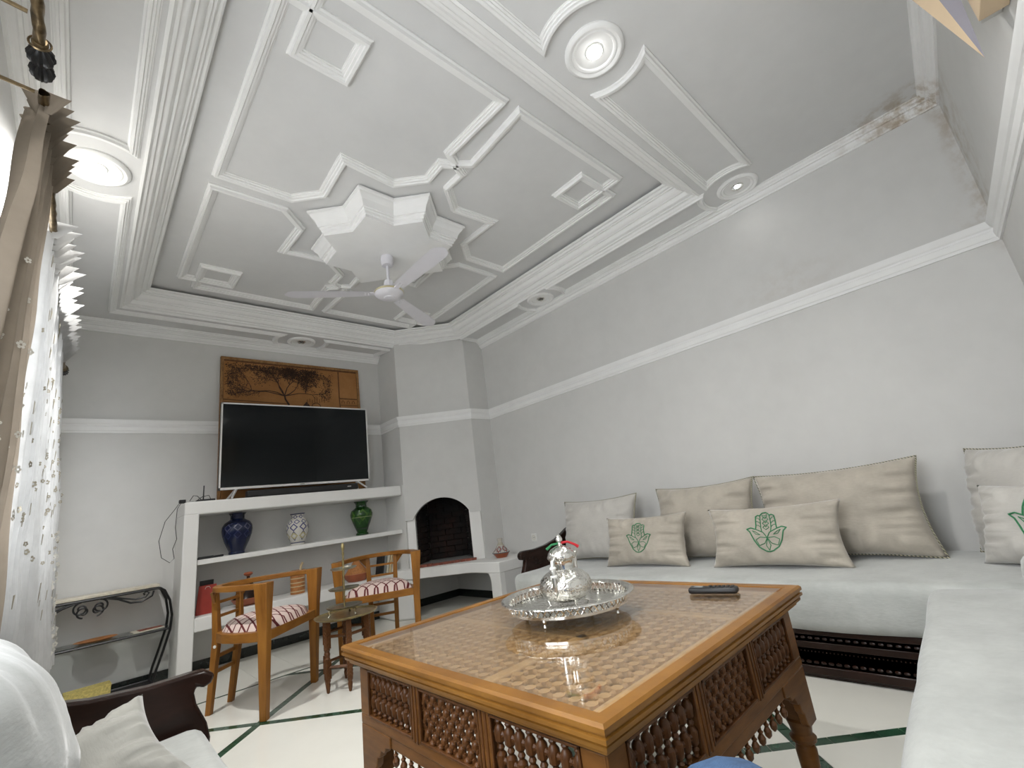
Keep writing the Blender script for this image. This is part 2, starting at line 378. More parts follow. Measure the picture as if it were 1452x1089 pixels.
# ================================================================== THE ROOM
XR, YB, XL = 3.745, 5.37, -0.39
NT = math.tan(math.radians(3.3))
def yn(x): return -.31-(XR-x)*NT           # near wall, slightly out of square
ZS, ZP = 3.20, 3.39                          # soffit and raised ceiling panel
# floor ------------------------------------------------------------
fl = struct(MB().box(XL-.1, XR+.1, -.75, YB+.1, -.06, -.004).build('floor', 'grout'))
def clip(poly, inside, inter):
    out = []
    for i, p in enumerate(poly):
        q = poly[i-1]
        if inside(p):
            if not inside(q): out.append(inter(q, p))
            out.append(p)
        elif inside(q): out.append(inter(q, p))
    return out
def clip_rect(poly, x0, x1, y0, y1):
    for ax, v, sg in ((0, x0, 1), (0, x1, -1), (1, y0, 1), (1, y1, -1)):
        if not poly: break
        def it(a, b, ax=ax, v=v):
            t = (v-a[ax])/(b[ax]-a[ax]); return (a[0]+(b[0]-a[0])*t, a[1]+(b[1]-a[1])*t)
        poly = clip(poly, lambda p: (p[ax]-v)*sg >= 0, it)
    return poly
ST = 1.28; HW = .036; G = .003
YBOR = 4.275
def xy(s, t): return ((s-t)/2, (s+t)/2)
rest = MB()
for i in range(-5, 6):
    for j in range(-6, 6):
        s0, t0 = 4.30+ST*i, 2.56+ST*j
        def q(a, b, c, d): return clip_rect([xy(a, c), xy(b, c), xy(b, d), xy(a, d)], XL, XR, -.6, YBOR)[::-1]
        p = q(s0+HW, s0+ST-HW, t0+HW, t0+ST-HW)
        if len(p) > 2: MB().prism(p, -.004, 0).build('tile', 'cream_tile', fl, smooth=0)
        pieces = [(s0-HW+G, s0+HW-G, t0-HW+G, t0+HW-G)]
        n = 9; L = (ST-2*HW)/n
        for k in range(n):
            a = HW+L*k
            pieces += [(s0-HW+G, s0+HW-G, t0+a+G, t0+a+L-G), (s0+a+G, s0+a+L-G, t0-HW+G, t0+HW-G)]
        for a in pieces:
            p = q(*a)
            if len(p) < 3: continue
            cx = sum(v[0] for v in p)/len(p); cy = sum(v[1] for v in p)/len(p)
            if .45 < cx < 2.8 and .45 < cy < YBOR and not (.85 < cx < 1.75 and .75 < cy < 1.6): MB().prism(p, -.004, 0).build('green_tile', 'green_tile', fl, smooth=0)
            else: rest.prism(p, -.004, 0)
tag(rest.build('green_tile_remainder', 'green_tile', fl, smooth=0), None, kind='stuff')
for k in range(14):
    x0 = XL+k*.3
    MB().box(x0+.002, min(x0+.298, XR), YBOR+.002, YBOR+.028, -.004, 0).build('border_tile', 'green_tile', fl, smooth=0)
    MB().box(x0+.001, min(x0+.299, XR), YBOR+.030, YB, -.004, 0).build('tile', 'cream_tile', fl, smooth=0)

# walls ------------------------------------------------------------
wb = struct(MB().box(XL-.12, XR+.12, YB, YB+.12, -.05, 3.6).build('wall_back', 'wall'))
wr = struct(MB().box(XR, XR+.12, -.75, YB+.12, -.05, 3.6).build('wall_right', 'wall'))
wn = struct(MB().prism([(XL-.12, yn(XL-.12)), (XL-.12, yn(XL-.12)-.12), (XR+.12, yn(XR)-.12), (XR+.12, yn(XR+.12))], -.05, 3.6).build('wall_near', 'wall'))
WIN = [(.05, 1.45), (2.1, 4.4)]; WZ0, WZ1 = .95, 2.40
m = MB(); ys = [-.75, *[v for w in WIN for v in w], YB+.12]
for k in range(0, len(ys), 2): m.box(XL-.12, XL, ys[k], ys[k+1], -.05, 3.6)
for a, b in WIN: m.box(XL-.12, XL, a, b, -.05, WZ0); m.box(XL-.12, XL, a, b, WZ1, 3.6)
struct(m.build('wall_left', 'wall'))
for n_, (a, b) in enumerate(WIN):
    w = MB()
    for (y0, y1, z0, z1) in ((a, a+.06, WZ0, WZ1), (b-.06, b, WZ0, WZ1), (a, b, WZ0, WZ0+.06), (a, b, WZ1-.06, WZ1), ((a+b)/2-.04, (a+b)/2+.04, WZ0, WZ1)):
        w.box(XL-.09, XL-.04, y0, y1, z0, z1)
    wo = struct(w.build('window_%d' % (n_+1), 'white_plastic'))
    for (y0, y1) in ((a+.06, (a+b)/2-.04), ((a+b)/2+.04, b-.06)): MB().box(XL-.068, XL-.062, y0, y1, WZ0+.06, WZ1-.06).build('pane', 'glass', wo)
# ceiling ----------------------------------------------------------
TX0, TX1, TY0, TY1 = .105, 3.37, 1.08, 4.93
m = MB()
m.box(XL-.12, TX0, -.75, YB+.12, ZS, ZS+.10); m.box(TX1, XR+.12, -.75, YB+.12, ZS, ZS+.10)
m.box(TX0, TX1, -.75, TY0, ZS, ZS+.10); m.box(TX0, TX1, TY1, YB+.12, ZS, ZS+.10)
m.prism([(2.775, TY1), (TX1, 4.34), (TX1, TY1)], ZS, ZS+.10)
m.box(XL-.12, XR+.12, -.75, YB+.12, ZP, ZP+.12)
m.box(TX0-.30, TX0-.25, .75, 5.3, ZS+.1, ZP); m.box(TX1+.2, TX1+.25, .75, 5.3, ZS+.1, ZP); m.box(-.2, 3.6, .72, .77, ZS+.1, ZP); m.box(-.2, 3.6, 5.2, 5.25, ZS+.1, ZP)
ceil = struct(m.build('ceiling', 'ceil', smooth=0))
# stepped crown around the raised tray: (inset, z)
tray = [(TX0, TY0), (TX1, TY0), (TX1, 4.34), (2.775, TY1), (TX0, TY1)]
cr = [(-.015, ZS-.004), (.0, ZS-.006), (.012, ZS+.010), (.026, ZS+.014), (.026, ZS+.026), (.040, ZS+.028), (.052, ZS+.034), (.062, ZS+.048), (.068, ZS+.060), (.080, ZS+.060), (.080, ZS+.070),
      (.092, ZS+.074), (.104, ZS+.084), (.112, ZS+.098), (.116, ZS+.108), (.130, ZS+.110), (.130, ZS+.121), (.145, ZS+.124), (.152, ZS+.134), (.152, ZS+.141), (.168, ZS+.143), (.176, ZS+.150), (.178, ZS+.158), (.10, ZS+.158), (-.02, ZS+.10)]
struct(MB().sweep(tray, cr).build('trim_1', 'trim', smooth=25))
# star boss hanging under the tray
CX, CY = 1.715, 3.025
def octagram(h):
    pts = []
    for k in range(8):
        a = PI/4*k; pts.append((CX+h*math.sqrt(2)*math.cos(a), CY+h*math.sqrt(2)*math.sin(a)))
        a += PI/8; rr = h*math.sqrt(2)*math.cos(PI/4)/math.cos(PI/8); pts.append((CX+rr*math.cos(a), CY+rr*math.sin(a)))
    return pts
rings = [(.470, ZP-.014), (.470, ZP-.030), (.456, ZP-.036), (.452, ZP-.050), (.444, ZP-.062), (.430, ZP-.080), (.420, ZP-.104), (.415, ZP-.126), (.404, ZP-.128), (.404, ZP-.142), (.394, ZP-.146), (.392, ZP-.164), (.382, ZP-.168), (.382, ZP-.188)]
m = MB(); vs = []
for h, z in rings: vs += [(x, y, z) for x, y in octagram(h)]
fs = [(r*16+i, r*16+(i+1) % 16, (r+1)*16+(i+1) % 16, (r+1)*16+i) for r in range(len(rings)-1) for i in range(16)]
fs += [tuple(range((len(rings)-1)*16, len(rings)*16)), tuple(range(15, -1, -1))]
m.add(vs, fs); m.prism(octagram(.40), ZP-.016, ZP+.002)
struct(m.build('trim_2', 'trim', smooth=15))
# interlaced mouldings on the raised panel, one closed strand per quarter
def strand(w, d, z): return [(-w, z+.003), (-w, z-d*.35), (-w*.72, z-d*.5), (-w*.55, z-d), (-w*.1, z-d), (w*.02, z-d*.72), (w*.36, z-d*.70), (w*.42, z-d*.42), (w*.74, z-d*.40), (w*.80, z-d*.15), (w, z-d*.12), (w, z+.003)]
quarter = [(0, 1.0), (.095, .955), (.088, .775), (.27, .605), (.645, .635), (.63, .24), (.795, .078), (1.245, .078), (1.245, 1.43), (.865, 1.43), (.865, 1.185), (1.12, 1.185), (1.12, 1.578), (.075, 1.578), (.10, 1.065)]
k = 3
for sx in (-1, 1):
    for sy in (-1, 1):
        path = [(CX+sx*a, CY+sy*b) for a, b in quarter]
        if sx*sy < 0: path = path[::-1]
        struct(MB().sweep(path, strand(.034, .034, ZP)).build('trim_%d' % k, 'trim', smooth=20)); k += 1
# soffit panel mouldings, ended by arcs round the downlights
LR = .275
def sp(path):
    global k
    struct(MB().sweep(path, strand(.028, .027, ZS)).build('trim_%d' % k, 'trim', smooth=20)); k += 1
LG = {'left': (-.10, 3.01), 'near': (1.71, .84), 'corner': (3.53, .84), 'right': (3.525, 2.99), 'back': (1.71, 5.155), 'added_near_left': (-.10, .84)}
def endarc(c, axis, lo, hi, sgn):
    # points on the circle round c between coordinates lo..hi of the cross axis, on side sgn of the run axis
    pts = []
    for i in range(15):
        b = lo+(hi-lo)*i/14
        if axis == 'y': pts.append((b, c[1]+sgn*math.sqrt(max(1e-6, LR*LR-(b-c[0])**2))))
        else: pts.append((c[0]+sgn*math.sqrt(max(1e-6, LR*LR-(b-c[1])**2)), b))
    return pts
xa, xb = 3.395, 3.648
sp(endarc(LG['corner'], 'y', xa, xb, 1) + endarc(LG['right'], 'y', xb, xa, -1))
sp(endarc(LG['right'], 'y', xa, xb, 1) + [(xb, 4.285), (xa, 4.285)])
ya, yb = 5.022, 5.272
sp(endarc(LG['back'], 'x', yb, ya, 1) + [(2.735, ya), (2.665, yb)])
la, lb = -.235, .042
sp(endarc(LG['left'], 'y', lb, la, 1) + [(la, yb)] + endarc(LG['back'], 'x', yb, ya, -1) + [(lb, ya)])
sp([*endarc(LG['left'], 'y', la, lb, -1), *endarc(LG['added_near_left'], 'y', lb, la, 1)])
na, nb = .69, .985
sp([*endarc(LG['near'], 'x', nb, na, 1), *endarc(LG['corner'], 'x', na, nb, -1)])
sp([*endarc(LG['added_near_left'], 'x', nb, na, 1), *endarc(LG['near'], 'x', na, nb, -1)])
# cornice and dado rail (profiles: distance from wall, z)
corn = [(0, ZS+.01), (0, 3.112), (.012, 3.112), (.014, 3.124), (.026, 3.130), (.036, 3.142), (.040, 3.156), (.052, 3.158), (.054, 3.170), (.066, 3.176), (.074, 3.188), (.084, 3.190), (.084, ZS+.01)]
rail = [(0, 2.148), (.010, 2.148), (.012, 2.165), (.018, 2.170), (.022, 2.190), (.022, 2.205), (.015, 2.212), (.015, 2.224), (.024, 2.232), (.032, 2.250), (.036, 2.262), (.036, 2.270), (0, 2.270)]
A_, B_, C_, D_ = (2.76, YB), (2.76, 4.90), (3.44, 4.34), (XR, 4.34)
def run(path, prof):
    global k
    struct(MB().sweep(path, prof, False).build('trim_%d' % k, 'trim', smooth=20)); k += 1
run([D_, (XR, yn(XR)), (XL, yn(XL)), (XL, YB), A_][::-1], corn)
run([(XL, 4.45), (XL, YB), A_, B_, C_, D_, (XR, yn(XR)), (XL, yn(XL))], [(-o, z) for o, z in rail])

# downlights -------------------------------------------------------
def downlight(key, label, mode, k_=1.0):
    x, y = LG[key]
    t = thing('downlight', label, 'ceiling light', (x, y, ZS), 0, 'ceiling downlights in plaster rings')
    MB().lathe([(.150, .004), (.150, -.008), (.144, -.016), (.132, -.021), (.122, -.018), (.116, -.012), (.108, -.015), (.100, -.012), (.095, -.004), (.060, -.003), (.045, -.003), (.045, .004)], 48, cap=False).build('plaster_ring', 'trim', t)
    MB().lathe([(.046, .002), (.046, -.006), (.040, -.010), (.034, -.006), (.034, .002)], 28, cap=False).build('bezel', 'silver_plain' if mode != 'on' else 'white_plastic', t)
    MB().lathe([(0, -.004), (.018 if mode == 'small' else .036, -.016 if mode == 'on' else -.005), (.018 if mode == 'small' else .040, .002)], 24).build('bulb', {'on': 'bulb_on', 'small': 'bulb_small', 'off': 'bulb_off'}[mode], t)
    if mode == 'off':
        for a in range(3): MB().box(-.003, .003, .0, .03, -.010, -.004).xf(RZ(a*2.094)).build('reflector_fin', 'iron', t)
    else:
        l = bpy.data.lights.new('downlight_beam', 'SPOT'); l.energy = DOWNLIGHT_W*k_*(1 if mode == 'on' else .010); l.spot_size = math.radians(150); l.spot_blend = 1.0; l.shadow_soft_size = .05; l.color = (1, .985, .955)
        o = bpy.data.objects.new('downlight_beam', l); COL.objects.link(o); o.parent = t; o.location = (0, 0, -.035)
downlight('left', 'brightly lit round downlight above the window curtains', 'on', 1.9)
downlight('near', 'glaring round downlight between two long soffit panels', 'on', 1.05)
downlight('corner', 'small glowing downlight at corner of soffit by right wall', 'small')
downlight('right', 'unlit round downlight midway along the right wall soffit', 'off')
downlight('back', 'unlit round downlight in soffit above the picture', 'off')
downlight('added_near_left', 'added unseen round downlight, lit, in soffit corner over the two sofas', 'on', .55)  # assumed lamp outside the view, added as an extra light source

# ceiling fan ------------------------------------------------------
f = thing('ceiling_fan', 'white three-blade ceiling fan hanging from the star boss', 'fan', (1.71, 3.055, 0))
zb = ZP-.188
MB().lathe([(.030, zb), (.048, zb-.002), (.052, zb-.020), (.052, zb-.060), (.044, zb-.086), (.016, zb-.090)], 28).build('canopy', 'fan_white', f)
MB().lathe([(.012, zb-.09), (.012, 2.90)], 14).build('rod', 'fan_white', f)
MB().lathe([(.016, 2.975), (.034, 2.972), (.037, 2.955), (.037, 2.925), (.044, 2.91), (.044, 2.895)], 24).build('lower_canopy', 'fan_white', f)
mo = MB().lathe([(.03, 2.905), (.085, 2.895), (.112, 2.878), (.118, 2.862), (.116, 2.850), (.104, 2.838), (.075, 2.826), (.045, 2.822), (.040, 2.815), (.0, 2.812)], 40).build('motor', 'fan_white', f)
MB().lathe([(.1175, 2.873), (.1205, 2.868), (.1205, 2.860), (.1175, 2.856)], 40, cap=False).build('gold_band', 'gold', mo)
bl = MB()
n = 16
for s_ in (0, 1):
    pass
def blade_pt(u, v, th):
    x = .15+.64*u; w = .048+.020*min(1, u*1.6)
    if u > .86: w *= math.sqrt(max(0.02, 1-((u-.86)/.14)**2))
    y = (v-.5)*2*w; return (x, y, 2.858-y*.09+th)
bl.grid(20, 5, lambda u, v: blade_pt(u, v, .0015)); bl.grid(20, 5, lambda u, v: blade_pt(u, v, -.0015))
bm_ = bl.mesh('blade', 'fan_white')
ar = MB().box(.10, .20, -.022, .022, 2.856, 2.862); [ar.ball((px, py, 2.855), .005, seg=6, ring=4) for px in (.165, .19) for py in (-.012, .012)]
am_ = ar.mesh('blade_arm', 'fan_white')
for a in (-88.6, 31.0, 151.0):
    b_ = inst('blade', bm_, f, RZ(math.radians(a))); inst('blade_arm', am_, b_)

# ================================================================== FIREPLACE + SHELVES
Bv, Cv = Vector((2.76, 4.90)), Vector((3.44, 4.34)); LEN = (Cv-Bv).length; ud = (Cv-Bv)/LEN; wd = Vector((-ud.y, ud.x))   # wd points into the corner
if wd.x+wd.y < 0: wd = -wd
def FP(u, z, w): p = Bv+ud*u+wd*w; return (p.x, p.y, z)
ZBEN = .51
fp = thing('fireplace', 'white plaster corner fireplace with arched opening and brick hearth', 'fireplace', (0, 0, 0))
HB, a0, a1, rise = 1.035, .085, .755, .215
ch = (a1-a0); R_ = (ch*ch/4+rise*rise)/(2*rise); cu, cz = (a0+a1)/2, HB+rise-R_
th = math.asin(ch/2/R_)
archp = [(cu+R_*math.sin(t), cz+R_*math.cos(t)) for t in [th-2*th*i/24 for i in range(25)]]
m = MB().slab([(0, HB), (0, 3.30), (LEN, 3.30), (LEN, HB)]+archp, FP, 0, .10)
m.prism([(2.76, 4.90), (3.0, 5.0), (3.0, YB), (2.76, YB)], 1.45, 3.3)
m.prism([(3.44, 4.34), (XR, 4.34), (XR, 4.62), (3.50, 4.55)], ZBEN, 3.3)
m.build('chimney_breast', 'wall', fp, smooth=20)
for (u0, u1) in ((.012, .105), (.738, LEN-.012)): MB().slab([(u0, ZBEN), (u0, 1.16), (u1, 1.16), (u1, ZBEN)], FP, .022, .12).build('jamb', 'plaster', fp)
MB().prism([(2.768, 4.915), (2.85, 4.95), (2.85, YB), (2.768, YB)], ZBEN, 1.45).build('side_cheek', 'plaster', fp)
# firebox lined with bricks
fbk = MB()
fbk.slab([(.02, 1.30), (.02, 2.0), (LEN-.02, 2.0), (LEN-.02, 1.30)], FP, .10, .55)
fbk.build('smoke_hood', 'soot', fp)
lin = MB(); path = [(.112, .10), (.20, .50), (.66, .50), (.745, .10)]
for i in range(3):
    (p0, q0), (p1, q1) = path[i], path[i+1]
    d = Vector((p1-p0, q1-q0)).normalized(); nrm = Vector((-d.y, d.x))*.03
    lin.add([FP(p0+nrm.x, .5, q0+nrm.y), FP(p1+nrm.x, .5, q1+nrm.y), FP(p1+nrm.x, 1.4, q1+nrm.y), FP(p0+nrm.x, 1.4, q0+nrm.y),
             FP(p0+nrm.x*2, .5, q0+nrm.y*2), FP(p1+nrm.x*2, .5, q1+nrm.y*2), FP(p1+nrm.x*2, 1.4, q1+nrm.y*2), FP(p0+nrm.x*2, 1.4, q0+nrm.y*2)],
            [(0, 1, 2, 3), (4, 5, 6, 7), (0, 1, 5, 4), (2, 3, 7, 6), (0, 3, 7, 4), (1, 2, 6, 5)])
lin.build('firebox_lining', 'soot', fp)
for row in range(12):
    z0 = .535+row*.068
    for i in range(3):
        p0 = Vector(path[i]); p1 = Vector(path[i+1]); d = (p1-p0); L = d.length; d /= L; nrm = Vector((-d.y, d.x))
        s0 = -.10 if row % 2 else 0
        while s0 < L:
            e0, e1 = max(s0, 0)+.004, min(s0+.20, L)-.004
            if e1-e0 > .02:
                jit = random.uniform(-.004, .006); b = MB()
                q = [p0+d*e0+nrm*jit, p0+d*e1+nrm*jit, p0+d*e1+nrm*.03, p0+d*e0+nrm*.03]
                b.add([FP(v.x, z0, v.y) for v in q]+[FP(v.x, z0+.060, v.y) for v in q], [(0, 1, 2, 3), (4, 5, 6, 7), (0, 1, 5, 4), (1, 2, 6, 5), (2, 3, 7, 6), (3, 0, 4, 7)])
                b.build('brick', 'firebrick', fp, smooth=0)
            s0 += .20
hp = [(.09, -.02), (.77, -.02), (.77, .12), (.67, .54), (.19, .54), (.09, .12)]
MB().slab([(p, q) for p, q in hp], lambda p, q, w: FP(p, w, q), ZBEN-.01, ZBEN+.018).build('hearth_slab', 'ash', fp)
for i in range(11):
    u0 = .085+i*.0625
    MB().slab([(u0+.002, -.045), (u0+.0605, -.045), (u0+.0605, .03), (u0+.002, .03)], lambda p, q, w: FP(p, w, q), ZBEN, ZBEN+.024+random.uniform(-.002, .003)).build('hearth_brick', 'hearthbrick', fp, smooth=0)

sh = thing('built_in_shelf', 'white plaster built-in shelf unit running on into the hearth bench', 'shelf', (0, 0, 0))
SY = 4.95
MB().box(.65, 2.76, SY, YB, 1.335, 1.45).build('top_slab', 'plaster', sh, bev=.012)
MB().box(.65, .76, SY, YB, 0, 1.34).build('side_panel', 'plaster', sh, bev=.008)
MB().box(.76, 2.76, 4.985, YB, .905, .948).build('middle_shelf', 'plaster', sh, bev=.005)
MB().box(.76, 2.62, SY, YB, .375, .485).build('bottom_shelf', 'plaster', sh, bev=.008)
bench = [(2.62, SY), (3.14, 4.27), (3.165, 3.80), (XR, 3.80), (XR, YB), (2.62, YB)]
MB().prism(bench, .405, ZBEN).build('bench_top', 'plaster', sh, bev=.008)
MB().prism([(2.60, 4.98), (2.74, 4.80), (2.82, 4.86), (2.72, 5.36), (2.60, 5.36)], 0, .405).build('pier', 'plaster', sh, bev=.02)
# end leg and end wall of the bench, with a rounded opening
leg = MB().box(3.167, 3.23, 3.802, 3.955, 0, .405); leg.slab([(3.955, .405), (4.02, .405), (3.985, .395), (3.965, .37), (3.955, .33)], lambda p, q, w: (w, p, q), 3.167, 3.23)
leg.build('bench_leg', 'plaster', sh)
MB().box(3.23, XR, 3.802, 3.87, 0, .405).build('bench_end', 'wall', sh)
for n_, (x0, x1, y0, y1) in enumerate(((.76, 2.60, YB-.014, YB), (2.82, XR, YB-.014, YB), (XR-.014, XR, 3.87, YB-.014))):
    struct(MB().box(x0, x1, y0, y1, 0, .085).build('baseboard_%s' % ('shelf', 'hearth', 'bench')[n_], 'black_tile'))
struct(MB().box(XL, .65, YB-.012, YB, 0, .085).build('baseboard_back', 'black_tile'))

# ------------------------------------------------------------------ television, sound bar, picture
tv = thing('television', 'large flat television with thin silver frame standing before the picture', 'television', (1.675, 5.09, 1.45))
w, z0, z1 = .755, .095, .955
fr = MB().box(-w, w, -.012, .035, z0, z1); fr.build('casing', 'black', tv)
fr = MB()
for (a, b, c, d) in ((-w, w, z0, z0+.022), (-w, w, z1-.014, z1), (-w, -w+.014, z0, z1), (w-.014, w, z0, z1)): fr.box(a, b, -.018, -.008, c, d)
fr.build('frame', 'silver_plastic', tv)
MB().box(-w+.013, w-.013, -.0145, -.011, z0+.021, z1-.013).build('screen', 'screen', tv, smooth=0)
MB().box(-.022, .022, -.0195, -.017, z0+.009, z0+.014).build('logo_bar', 'iron', tv)
for sx in (-1, 1):
    for dy in (-.13, .11): MB().tube([(sx*.60, .005, z0+.01), (sx*.665, dy, .008)], [.012, .009], 8).build('stand_leg', 'silver_plastic', tv)
sb = thing('sound_bar', 'long black sound bar lying under the television', 'speaker', (1.70, 5.02, 1.45))
MB().box(-.56, .545, -.045, .045, .004, .068).build('body', 'black', sb, bev=.012)
MB().box(.42, .46, -.0465, -.044, .034, .042).build('badge', 'silver_plastic', sb)

pc = thing('framed_picture', 'large brown picture of a spreading tree leaning behind the television', 'picture', (1.705, 5.27, 1.452))
pc.rotation_euler = (math.radians(-2.6), 0, 0)
pw, ph = .76, 1.535
MB().box(-pw+.02, pw-.02, .004, .016, .02, ph-.02).build('canvas', 'canvas', pc, smooth=0)
for (a, b, c, d) in ((-pw, pw, ph-.030, ph), (-pw, pw, 0, .03), (-pw, -pw+.030, .03, ph-.03), (pw-.030, pw, .03, ph-.03)):
    MB().box(a, b, -.012, .022, c, d).build('frame_rail', 'frame_gold', pc, bev=.006)
MB().box(-pw+.03, pw-.03, -.001, .006, ph-.047, ph-.03).build('inner_fillet', 'ink_soft', pc)
random.seed(11)
ink = MB(); soft = MB()
def stroke(mb, pts, r0, r1, y=.003):
    n = len(pts); vs = []; 
    for i, (x, z) in enumerate(pts):
        a = pts[max(0, i-1)]; b = pts[min(n-1, i+1)]; d = Vector((b[0]-a[0], b[1]-a[1])).normalized(); r = r0+(r1-r0)*i/(n-1)
        vs += [(x-d.y*r, y, z+d.x*r), (x+d.y*r, y, z-d.x*r)]
    mb.add(vs, [(2*i, 2*i+1, 2*i+3, 2*i+2) for i in range(n-1)])
def leaf(mb, x, z, s, y=.0025):
    a0 = random.random()*6.28
    pts = [(x+s*random.uniform(.5, 1.0)*math.cos(a0+i*PI/3), y, z+s*.7*random.uniform(.5, 1)*math.sin(a0+i*PI/3)) for i in range(6)]
    mb.add(pts, [tuple(range(6))])
def branch(x, z, ang, L, r, depth):
    pts = [(x, z)]
    for i in range(7):
        ang += random.uniform(-.35, .35); x += math.cos(ang)*L/7; z += math.sin(ang)*L/7
        if not (-pw+.06 < x < .40 and 1.10 < z < ph-.065): break
        pts.append((x, z))
        if depth < 3 and i > 1:
            for _ in range(2 if depth else 3): branch(x, z, ang+random.choice((-1, 1))*random.uniform(.4, 1.2), L*random.uniform(.35, .6), r*.55, depth+1)
        if depth >= 2:
            for _ in range(3): leaf(ink if random.random() < .8 else soft, x+random.gauss(0, .016), z+random.gauss(0, .011), random.uniform(.003, .009))
    if len(pts) > 1: stroke(ink, pts, r, r*.4)
for a, L in ((2.95, .70), (2.6, .60), (2.2, .45), (1.75, .38), (1.2, .36), (.75, .46), (.40, .55)): branch(-.13, 1.13, a, L, .0055, 1)
stroke(ink, [(-.10, .98), (-.085, 1.03), (-.12, 1.09), (-.13, 1.14)], .013, .008)
for _ in range(90): leaf(soft, random.uniform(-.70, .30), random.uniform(1.22, ph-.08), random.uniform(.005, .012), .0035)
# garden jar, terrace lines, house front
for sg in (-1, 1): stroke(soft, [(-.60+sg*.02*i*0+sg*(.05+.045*math.sin(i*.55)), 1.36-i*.035) for i in range(9)], .004, .003)
for dx in (-.05, .0, .05): stroke(soft, [(-.60+dx, 1.36), (-.60+dx*1.4, 1.25), (-.60+dx*.6, 1.12)], .003, .002)
stroke(soft, [(-.73, 1.055), (-.10, 1.035)], .006, .005); stroke(soft, [(-.73, 1.03), (-.10, 1.015)], .003, .003)
stroke(soft, [(.50, ph-.05), (.50, 1.14), (.51, .95)], .008, .006); soft.add([(.50, .0036, 1.13), (.725, .0036, 1.13), (.725, .0036, 1.145), (.50, .0036, 1.145)], [(0, 1, 2, 3)])
for z_ in (1.05, .98): soft.add([(.50, .0036, z_), (.725, .0036, z_), (.725, .0036, z_+.008), (.50, .0036, z_+.008)], [(0, 1, 2, 3)])
for x_ in (.545, .61, .675): stroke(soft, [(x_-.016, 1.075), (x_-.014, 1.10), (x_, 1.115), (x_+.014, 1.10), (x_+.016, 1.075)], .004, .004)
for x_ in range(8): stroke(soft, [(.12+x_*.028, 1.03+random.uniform(0, .05)), (.12+x_*.028, 1.09+random.uniform(0, .06))], .0035, .0035)
ink.add([(.03, .003, .97), (.11, .003, 1.075), (.145, .003, 1.03), (.16, .003, .97)], [(0, 1, 2, 3)])
stroke(ink, [(.22+.05*math.cos(a*.6), 1.02+.045*math.sin(a*.6)) for a in range(11)], .004, .004)
ink.build('printed_tree', 'ink', pc, smooth=0); soft.build('printed_scenery', 'ink_soft', pc, smooth=0)

# ------------------------------------------------------------------ vases and things on the shelves
def vase(name, x, z, h, r, mat, label, prof):
    t = thing(name, label, 'vase', (x, 5.15, z), 0, 'vases on the middle shelf')
    MB().lathe([(a*r, b*h) for a, b in prof], 40).build('body', mat, t)
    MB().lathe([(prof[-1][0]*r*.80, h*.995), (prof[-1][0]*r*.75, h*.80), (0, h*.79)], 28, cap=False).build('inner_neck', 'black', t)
vase('blue_vase', 1.10, .949, .375, .130, 'vase_blue', 'tall cobalt blue glazed vase with incised petals', [(.0, 0), (.50, 0), (.53, .03), (.50, .06), (.62, .16), (.80, .30), (.95, .46), (1.0, .58), (.97, .68), (.82, .77), (.55, .83), (.46, .86), (.46, .94), (.54, .985), (.58, 1), (.50, 1)])
vase('painted_vase', 1.65, .949, .312, .108, 'vase_white', 'white vase painted with dark blue petals and yellow lozenges', [(.0, 0), (.62, 0), (.64, .05), (.60, .09), (.78, .2), (.95, .38), (1.0, .52), (.94, .66), (.76, .78), (.58, .85), (.55, .90), (.58, .96), (.66, .99), (.66, 1), (.56, 1)])
vase('green_vase', 2.345, .949, .372, .122, 'vase_green', 'dark green glazed vase with paler leaf bands', [(.0, 0), (.46, 0), (.56, .01), (.56, .05), (.44, .09), (.56, .18), (.78, .36), (.97, .54), (1.0, .62), (.90, .73), (.66, .79), (.50, .83), (.48, .90), (.54, .95), (.66, .985), (.66, 1), (.54, 1)])
st = thing('black_baton', 'flat black handset lying beside the blue vase', 'handset', (.875, 5.06, .949), math.radians(4))
MB().box(-.10, .10, -.02, .02, 0, .018).build('body', 'black', st, bev=.006); MB().box(-.09, .02, -.012, .012, .018, .021).build('keys', 'iron', st)
rb = thing('red_bag', 'red gift bag with black top standing in the shelf corner', 'bag', (.875, 5.13, .486), math.radians(-6))
g_ = MB(); g_.add([(-.085, -.03, 0), (.085, -.03, 0), (.085, .04, 0), (-.085, .04, 0), (-.065, -.012, .235), (.065, -.012, .235), (.065, .015, .235), (-.065, .015, .235)], [(0, 3, 2, 1), (4, 5, 6, 7), (0, 1, 5, 4), (1, 2, 6, 5), (2, 3, 7, 6), (3, 0, 4, 7)]); g_.build('bag_body', 'red', rb)
MB().box(-.06, .045, .02, .045, .02, .275).build('black_card', 'black', rb)
MB().tube([(-.02+.0, -.016, .205), (-.012, -.020, .222), (.012, -.020, .222), (.02, -.016, .205)], .0022, 6).build('printed_crest', 'lace_pale', rb)
dj = thing('wooden_tajine', 'brown wooden lidded dish with round knob', 'dish', (1.19, 5.10, .486))
MB().lathe([(0, 0), (.07, 0), (.115, .03), (.135, .062), (.128, .066), (.10, .04), (0, .02)], 32).build('bowl', 'terracotta', dj)
MB().lathe([(.125, .064), (.105, .10), (.06, .155), (.03, .20), (.014, .23), (.014, .25)], 32).build('lid', 'mahogany', dj)
MB().lathe([(.014, .25), (.034, .262), (.040, .274), (.030, .285), (0, .289)], 20).build('knob', 'terracotta', dj)
cb = thing('cane_beaker', 'ringed cane beaker holding a pale wooden stick', 'beaker', (1.64, 5.13, .486))
MB().lathe([(0, 0), (.066, 0), (.068, .22), (.060, .22), (.058, .02), (0, .02)], 28).build('cup', 'wicker', cb)
